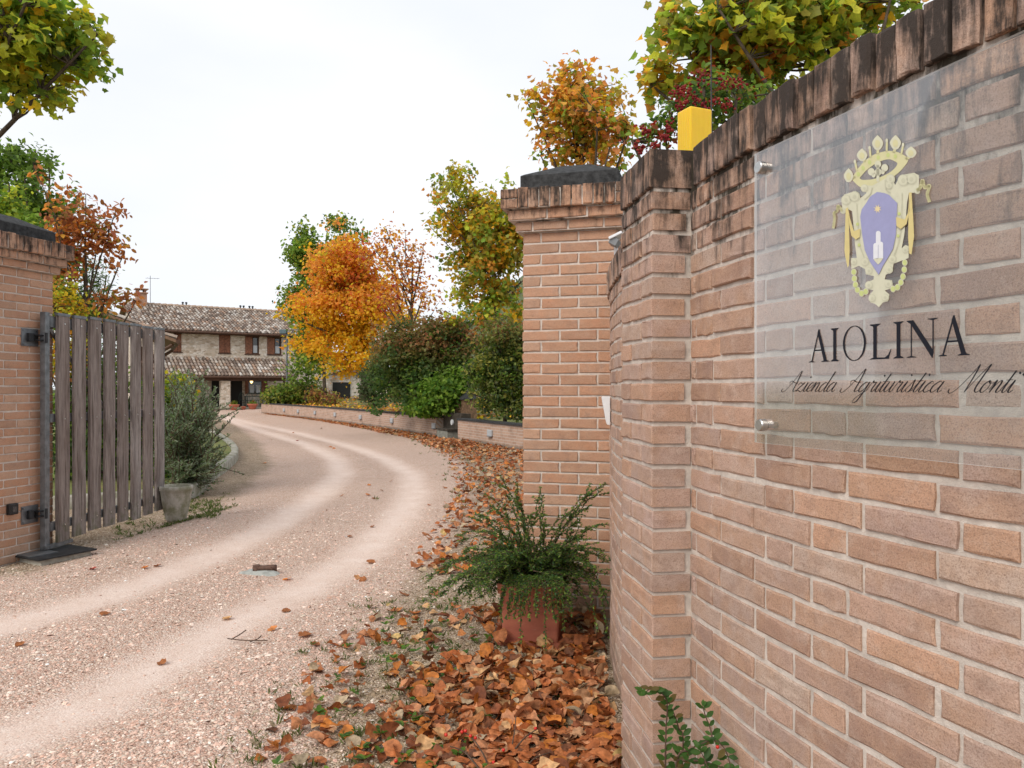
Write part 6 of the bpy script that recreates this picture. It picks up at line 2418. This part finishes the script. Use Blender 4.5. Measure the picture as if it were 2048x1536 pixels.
# gable end and back
mb = MB()
for t_, sgn_ in ((tL, 1), (tR, -1)):
    q = [hp(t_, .0, HB), hp(t_, 2 * DEP, HB), hp(t_, 2 * DEP, EZ + .1), hp(t_, DEP, EZ + RISE), hp(t_, 0, EZ + .1)]
    q2 = [hp(t_ + .4 * sgn_, .0, HB), hp(t_ + .4 * sgn_, 2 * DEP, HB), hp(t_ + .4 * sgn_, 2 * DEP, EZ + .1), hp(t_ + .4 * sgn_, DEP, EZ + RISE), hp(t_ + .4 * sgn_, 0, EZ + .1)]
    mb.add(q + q2, [(0, 1, 2, 3, 4), (9, 8, 7, 6, 5)] + [(i, (i + 1) % 5, 5 + (i + 1) % 5, 5 + i) for i in range(5)])
mb.build('gable', M_RUBBLE, house)
for i, (a_, b_, z0, z1) in enumerate(cuts):
    w_ = empty_ = None
    fr = hbox(a_, b_, .16, .2, z0, z1, 'window', M_GLASS, house)
    hbox(a_ - .06, b_ + .06, -.05, .02, z0 - .07, z0 - .003, 'sill', M_FRAMEW, fr)
    hbox(a_ - .05, b_ + .05, -.01, .1, z1 - .01, z1 + .09, 'lintel', M_FRAMEW, fr)
    half = (b_ - a_) / 2
    if i in (0, 1, 4):
        for k in range(2):
            s_ = hbox(a_ + k * half + .012, a_ + (k + 1) * half - .012, -.03, .03, z0 + .02, z1 - .02, 'shutter', M_SHUT, house)
            for q in range(4):
                hbox(a_ + k * half + .012 + (half - .024) * q / 4 + .012, a_ + k * half + .012 + (half - .024) * (q + 1) / 4 - .004, -.045, -.0305, z0 + .03, z1 - .03, 'plank', M_SHUT, s_)
    else:
        s_ = hbox(a_ - .02, a_ + half - .02, -.05, .0, z0 + .01, z1 - .01, 'shutter', M_SHUT, house)
        for q in range(4):
            hbox(a_ - .01 + (half - .02) * q / 4, a_ - .02 + (half - .02) * (q + 1) / 4, -.065, -.0505, z0 + .02, z1 - .02, 'plank', M_SHUT, s_)
        zm = z0 + (z1 - z0) * .5
        hbox(a_ + half + .09, b_ - .10, .13, .155, z0 + .09, zm, 'curtain', M_CURT, fr)
        for (x0, x1, y0, y1) in ((a_ + half, a_ + half + .07, z0, z1), (b_ - .08, b_, z0, z1), (a_ + half + .07, b_ - .08, z0, z0 + .08), (a_ + half + .07, b_ - .08, z1 - .08, z1)):
            hbox(x0, x1, .06, .12, y0, y1, 'frame', M_FRAMEW, fr)


def tiled_roof(t0, t1, n0, z0, n1, z1, name, parent, origin=hp, tile_w=.23, row=.42, thick=True):
    """rows of half-round clay tiles on a slab"""
    mb = MB()
    q = [origin(t0, n0, z0 - .12), origin(t1, n0, z0 - .12), origin(t1, n1, z1 - .12), origin(t0, n1, z1 - .12), origin(t0, n0, z0 - .02), origin(t1, n0, z0 - .02), origin(t1, n1, z1 - .02), origin(t0, n1, z1 - .02)]
    mb.add(q, [(0, 3, 2, 1), (4, 5, 6, 7), (0, 1, 5, 4), (1, 2, 6, 5), (2, 3, 7, 6), (3, 0, 4, 7)], (.2, .12, .08))
    sl_len = math.hypot(n1 - n0, z1 - z0)
    nr_ = max(1, int(sl_len / row))
    nc_ = max(1, int((t1 - t0) / tile_w))
    dn, dz = (n1 - n0) / sl_len, (z1 - z0) / sl_len
    TC = [(.30, .235, .19), (.37, .31, .26), (.43, .385, .34), (.22, .165, .135), (.16, .125, .105), (.33, .225, .165), (.50, .46, .42), (.27, .215, .18)]
    for r in range(nr_):
        a0, a1 = r * sl_len / nr_, (r + 1) * sl_len / nr_ + .06
        for c_ in range(nc_):
            tc = t0 + (c_ + .5) * (t1 - t0) / nc_ + RNG.normal(0, .008)
            col = np.array(TC[RNG.integers(len(TC))]) * RNG.uniform(.8, 1.15)
            w0 = tile_w * .40
            vs_ = []
            for (al_, up, wv) in ((a0 - RNG.uniform(0, .02), .035, w0), (a1, .0, w0 * .85)):
                for k in range(5):
                    an = pi * k / 4
                    x_ = tc - cos(an) * wv
                    h_ = sin(an) * wv * .95 + up
                    vs_.append(origin(x_, n0 + dn * al_ - dz * h_ * np.sign(dn), z0 + dz * al_ + abs(dn) * h_))
            mb.add(vs_, [(k, k + 1, 6 + k, 5 + k) for k in range(4)] + [(0, 1, 2, 3, 4)], tuple(np.clip(col, 0, .8)))
    o = mb.build(name, M_TILE, parent)
    o['kind'] = 'stuff'
    return o


rf = MB()
roof_f = tiled_roof(tL - .35, tR + .3, -.55, EZ - .05, DEP, EZ + RISE, 'roof', house)
tiled_roof(tL - .35, tR + .3, 2 * DEP + .5, EZ - .05, DEP + .02, EZ + RISE, 'roof', house)
mb = MB()
for k in range(int((tR - tL + .6) / .4)):
    t_ = tL - .3 + k * .4
    mb.tube([hp(t_, DEP, EZ + RISE + .03), hp(t_ + .43, DEP, EZ + RISE + .06)], [.11, .13], 8, (.42, .31, .23))
mb.build('ridge_tiles', M_TILE, house)['kind'] = 'stuff'
mb = MB()
mb.tube([hp(tL - .3, -.62, EZ - .12), hp(tR + .3, -.62, EZ - .12)], .07, 8)
mb.build('gutter', M_FRAMEW, house)
hbox(tL - .2, tR + .2, -.5, -.02, EZ - .22, EZ - .10, 'eaves_board', M_FRAMEW, house)
# chimney, vents, aerial
tc_ = tL + .55
cz = EZ + RISE
ch = hbox(tc_ - .05, tc_ + .62, DEP - .45, DEP + .25, cz - .5, cz + .75, 'chimney', M_CHIM, house)
hbox(tc_ - .12, tc_ + .69, DEP - .52, DEP + .32, cz + .753, cz + .83, 'chimney_band', M_CHIM, ch)
for k in (0, 1):
    hbox(tc_ - .02 + k * .44, tc_ + .14 + k * .44, DEP - .4, DEP + .2, cz + .833, cz + 1.03, 'chimney_leg', M_CHIM, ch)
hbox(tc_ - .14, tc_ + .71, DEP - .54, DEP + .34, cz + 1.033, cz + 1.10, 'chimney_cap', M_CHIM, ch)
for px in (369, 484, 502):
    o_ = HO + FN * DEP
    r = (px - CX) / F
    t_ = (r * o_[1] - o_[0]) / (FD[0] - r * FD[1])
    mb = MB()
    for s_ in (-.12, .12):
        mb.tube([hp(t_ + s_, DEP, cz), hp(t_ + s_, DEP, cz + .26)], .05, 8)
        mb.tube([hp(t_ + s_, DEP, cz + .26), hp(t_ + s_, DEP, cz + .36)], [.10, .07], 8)
    mb.build('roof_vent', M_STEELD, house)
mb = MB()
ta = tc_ + .9
mb.tube([hp(ta, DEP, cz), hp(ta, DEP, cz + 2.1)], .02, 6)
mb.tube([hp(ta - .3, DEP, cz + 1.9), hp(ta + .6, DEP, cz + 1.95)], .012, 5)
for k in range(5):
    mb.tube([hp(ta - .2 + k * .17, DEP - .2, cz + 1.92), hp(ta - .2 + k * .17, DEP + .2, cz + 1.92)], .008, 4)
mb.build('aerial', M_STEEL, house)
# porch
PO = 2.2
tp1, tp2 = tL + .2, front_t(588, PO)
pz0 = hz(754, front_t(480, PO), -PO)
pz1 = hz(717, front_t(470), 0)
tiled_roof(tp1, tp2, -PO - .35, pz0 + .05, -.02, pz1, 'porch_roof', house)
mb = MB()
mb.tube([hp(tp1, -PO - .42, pz0 - .02), hp(tp2, -PO - .42, pz0 - .02)], .06, 8)
mb.build('porch_gutter', M_FRAMEW, house)
hbox(tp1, tp2, -PO - .1, -PO + .12, pz0 - .26, pz0 - .06, 'porch_beam', M_FRAMEW, house)
for pa, pb in ((441, 459), (352, 366)):
    a_, b_ = front_t(pa, PO), front_t(pb, PO)
    hbox(a_, b_, -PO - .2, -PO + .35, HB - .1, pz0 - .262, 'porch_pillar', M_RUBBLE, house)
for px in (568, 583):
    a_ = front_t(px, PO)
    hbox(a_ - .06, a_ + .06, -PO - .06, -PO + .06, HB - .1, pz0 - .262, 'porch_post', M_FRAMEW, house)
hbox(tp1, tp2 + .3, -PO - .6, -.01, HB - .2, HB + .04, 'porch_floor', M_CONC, house)
a_, b_ = front_t(462), front_t(484)
dr_ = hbox(a_, b_, -.06, -.01, HB + .05, hz(759, a_), 'door', M_DARK, house)
a_, b_ = front_t(497), front_t(522)
z0, z1 = hz(788, a_), hz(758, a_)
w_ = hbox(a_, b_, -.05, -.01, z0, z1, 'window', M_GLASS, house)
for k in range(2):
    hbox(a_ + .08 + k * (b_ - a_) / 2, a_ - .08 + (k + 1) * (b_ - a_) / 2, -.065, -.055, z0 + .08, z0 + (z1 - z0) * .6, 'curtain', M_CURT, w_)
for x0, x1 in ((front_t(490), a_ - .02), (b_ + .02, front_t(534))):
    hbox(x0, x1, -.08, -.02, z0, z1, 'shutter', M_SHUT, house)
a_, b_ = front_t(395), front_t(440)
hbox(a_ + .9, b_, -.06, -.012, HB + .05, hz(759, a_), 'door', M_DARK, house)
# annex to the right, seen between the trees
ax0, ax1 = front_t(668), front_t(790)
an = hbox(tR + .02, ax1, .5, 4.5, HB - .2, 2.7, 'annex_wall', M_RUBBLE, house)
tiled_roof(tR + .02, ax1 + .3, .2, 2.75, 3.0, 3.6, 'annex_roof', house)
hbox(front_t(650, -.5), front_t(700, -.5), .42, .49, HB, 2.0, 'annex_dark_panel', M_DARK, house)  # dark panel on the wall; shade of the opening put into its colour

# lamp hanging in the porch
tl_ = front_t(503, 1.6)
lamp = empty('porch_lamp', hp(tl_, -1.6, pz0 - .5), 'small lit lamp hanging under the porch roof', 'lamp')
lz = hz(762, tl_, -1.6)
mb = MB()
mb.lathe(hp(tl_, -1.6, lz), [(.02, -.16), (.08, -.1), (.10, 0), (.07, .1), (.02, .16)], 10)
mb.build('bulb', M_BULB, lamp, True)
mb = MB()
mb.tube([hp(tl_, -1.6, lz + .15), hp(tl_, -1.6, pz0 + .25)], .01, 5)
mb.build('cord', M_BLACK, lamp)


# porch furniture
def chair(t_, n_, yaw_, label):
    p = hp(t_, n_, HB + .04)
    o = empty('garden_chair', p, label, 'chair', 'green metal chairs in the porch')
    R_ = Matrix.Rotation(yaw_, 3, 'Z')

    def w(x, y, z):
        return Vector(p) + R_ @ Vector((x, y, z))
    for sx in (-.2, .2):
        for sy in (-.2, .2):
            MB().tube([w(sx, sy, 0), w(sx * .9, sy * .9, .45)], .017, 6).build('leg', M_GREENM, o)
    mb = MB()
    mb.lathe(tuple(w(0, 0, .45)), [(.23, 0), (.24, .02), (.22, .035)], 14)
    mb.build('seat', M_GREENM, o)
    mb = MB()
    arc = [w(.22 * cos(a), .2, .48 + .5 * sin(a) ** .8) for a in np.linspace(0.02, pi - .02, 11)]
    mb.tube(arc, .016, 6)
    for x in (-.1, 0, .1):
        mb.tube([w(x, .2, .48), w(x, .2, .93)], .010, 5)
    mb.build('backrest', M_GREENM, o)
    return o


tt_ = front_t(508, 1.1)
chair(front_t(487, 1.2), -1.2, hyaw + .4, 'green metal chair leftmost of the four in the porch')
chair(front_t(497, 1.7), -1.75, hyaw + pi, 'green metal chair in front of the porch table, second from the left')
chair(front_t(515, 1.7), -1.75, hyaw + pi + .2, 'green metal chair in front of the porch table, third from the left')
chair(front_t(530, 1.2), -1.2, hyaw - pi / 2, 'green metal chair rightmost of the four in the porch')
tb = empty('garden_table', hp(tt_, -1.1, HB + .04), 'green metal table among the chairs in the porch', 'table')
hbox(tt_ - .6, tt_ + .6, -1.45, -.75, HB + .74, HB + .78, 'table_top', M_GREENM, tb)
for sx in (-.5, .5):
    for sy in (-1.38, -.82):
        hbox(tt_ + sx - .02, tt_ + sx + .02, sy - .02, sy + .02, HB + .04, HB + .739, 'leg', M_GREENM, tb)
for px, lab in ((468, 'terracotta bowl pot beside the stone porch pillar'), (505, 'terracotta bowl pot in front of the porch chairs'), (486, 'small terracotta pot at the drive edge before the farmhouse door')):
    t_ = front_t(px, PO + .9)
    k = .6 if px == 486 else 1
    pt = empty('bowl_pot', hp(t_, -PO - .9, HB), lab, 'pot', 'terracotta pots before the porch')
    mb = MB()
    zz = float(gz(*hp(t_, -PO - .9, 0)[:2]))
    c_ = hp(t_, -PO - .9, zz)
    mb.lathe(c_, [(.16 * k, 0), (.22 * k, .1 * k), (.30 * k, .26 * k), (.34 * k, .30 * k), (.34 * k, .36 * k), (.28 * k, .34 * k), (.02, .30 * k)], 16)
    mb.build('pot_body', M_TERRA, pt, True)
    if px != 486:
        cc, pos, nrm, spin, siz, col = foliage([(c_[0], c_[1], c_[2] + .42, .22, .22, .14)], 16, 8, .06, .1, [GRN, GRN2, RED], [4, 3, 1])
        link_mesh('plant', leaves_mesh('plant', pos, nrm, spin, siz, col, T_OVAL, M_LEAF), pt)

# street lamp
sl0 = P(574, 800, 47.0)
lamp = empty('street_lamp', (sl0[0], sl0[1], .6), 'slim grey lamp post with a boxy head before the farmhouse', 'lamp post')
ztop = H - (664 - CY) / F * 47
MB().tube([(sl0[0], sl0[1], .5), (sl0[0], sl0[1], ztop + .1)], [.07, .05], 8).build('pole', M_STEEL, lamp)
MB().box((sl0[0] - .22, sl0[1], ztop + .02), (.42, .3, .26), 0).build('lamp_head', plain('blue_grey_paint', (.10, .15, .17), .5, var=.1, bstr=0), lamp, bevel=.03)

# open shed whose tiled roof shows above the gate
SD = 24.0
a0, a1 = P(352, 676, SD), P(196, 618, SD)
shed = empty('garden_shed', (a1[0], SD + 2, 0), 'open shed with a sloping tile roof behind the wooden gate', 'shed')


def so(t_, n_, z):                      # tiles run up the slope: n = along slope direction (to the left)
    return (a0[0] - n_ - .44 * t_, SD + .898 * t_, z)


tiled_roof(0, 4.2, 0, a0[2] - .02, (a0[0] - a1[0]) + 1.6, a0[2] + (a1[2] - a0[2]) * (1 + 1.6 / (a0[0] - a1[0])), 'roof', shed, so, .22, .42)
MB().tube([(a0[0] + .12, SD - .1, a0[2] - .12), (a0[0] - 1.77, SD + 3.8, a0[2] - .12)], .07, 8).build('gutter', M_FRAMEW, shed)
for t_ in (.15, 3.6):
    MB().box((a0[0] - 1.2 - .44 * t_, SD + t_, (a0[2] + .1) / 2 - .1), (.16, .16, a0[2] - .05), 0).build('post', M_FRAMEW, shed)
    mb = MB()
    mb.tube([(a0[0] - 1.2 - .44 * t_, SD + t_, a0[2] - .85), (a0[0] - .1 - .44 * t_, SD + t_, a0[2] - .2)], .06, 6)
    mb.build('brace', M_FRAMEW, shed)

# ------------------------------------------------------------------ hill
hx_, hy_ = np.meshgrid(np.linspace(-90, 130, 70), np.linspace(95, 330, 50))
hzv = 40 * np.exp(-((hx_ - 22) / 42) ** 2) * sstep(95, 215, hy_) * (1 - .3 * sstep(240, 330, hy_)) + 3 * np.sin(hx_ * .06) * sstep(95, 150, hy_) * sstep(-30, 0, hx_)
hzv *= sstep(-75, -20, hx_)
hzv += -.6
ii = np.arange(hx_.size).reshape(hx_.shape)
FH = np.stack([ii[:-1, :-1], ii[:-1, 1:], ii[1:, 1:], ii[1:, :-1]], -1).reshape(-1, 4)
mh, t, b = new_mat('hill_grass')
c = ramp(t, noise(t, .05, 6, .6), [(.3, (.07, .085, .035)), (.6, (.11, .125, .055)), (.75, (.16, .15, .085))])
t.links.new(c, b.inputs['Base Color'])
b.inputs['Roughness'].default_value = 1
hill = link_mesh('hill', np_mesh('hill', np.stack([hx_.ravel(), hy_.ravel(), hzv.ravel()], 1), FH, None, mh, True))
tag(hill, 'green hillside beyond the garden', kind='structure')


def hill_z(x, y):
    v = 40 * math.exp(-((x - 22) / 42) ** 2) * float(sstep(95, 215, y)) * (1 - .3 * float(sstep(240, 330, y))) + 3 * math.sin(x * .06) * float(sstep(95, 150, y)) * float(sstep(-30, 0, x))
    return v * float(sstep(-75, -20, x)) - .6


hill_spots = [(872, 575, 175, 22, 'dark round tree at the left end of the hilltop row', DGRN), (905, 565, 180, 24, 'dark green tree on the hilltop behind the maples', DGRN), (940, 560, 180, 26, 'tall hilltop tree half hidden by the tall maple', GRN), (880, 610, 150, 12, 'small dark bush alone on the hill meadow', DGRN),
              (908, 612, 150, 17, 'round dark green bush in the middle of the hill meadow', GRN), (940, 615, 150, 20, 'dark bush on the hill right of the round bush', DGRN), (918, 638, 130, 24, 'silvery olive tree on the lower hill slope', (.15, .18, .11)), (975, 590, 165, 26, 'hill tree behind the crown of the tall maple', GRN),
              (1010, 570, 175, 28, 'hill tree left of the pier beneath the tall maple', DGRN), (850, 600, 170, 16, 'small hill tree right of the sparse orange tree', GRN)]
for (px, py, d, r, lab, colr) in hill_spots:
    c_ = P(px, py, d)
    gzv = hill_z(c_[0], d)
    rr = r * d / F
    c_[2] = gzv + rr * .8
    tree('hill_tree', lab, 'tree', (c_[0], c_[1], gzv - .3), (c_[0], c_[1], c_[2] + rr * .3), .15, [(c_[0], c_[1], c_[2], rr, rr, rr), (c_[0] + rr * .4, c_[1], c_[2] + rr * .4, rr * .6, rr * .6, rr * .6)], 90, 12, rr * .14, .5, [colr, tuple(v * 1.4 for v in colr), tuple(v * .7 for v in colr)], [3, 2, 2], T_KITE, group='trees and bushes on the hill', n_main=3, n_twig=5, shell=2.6)
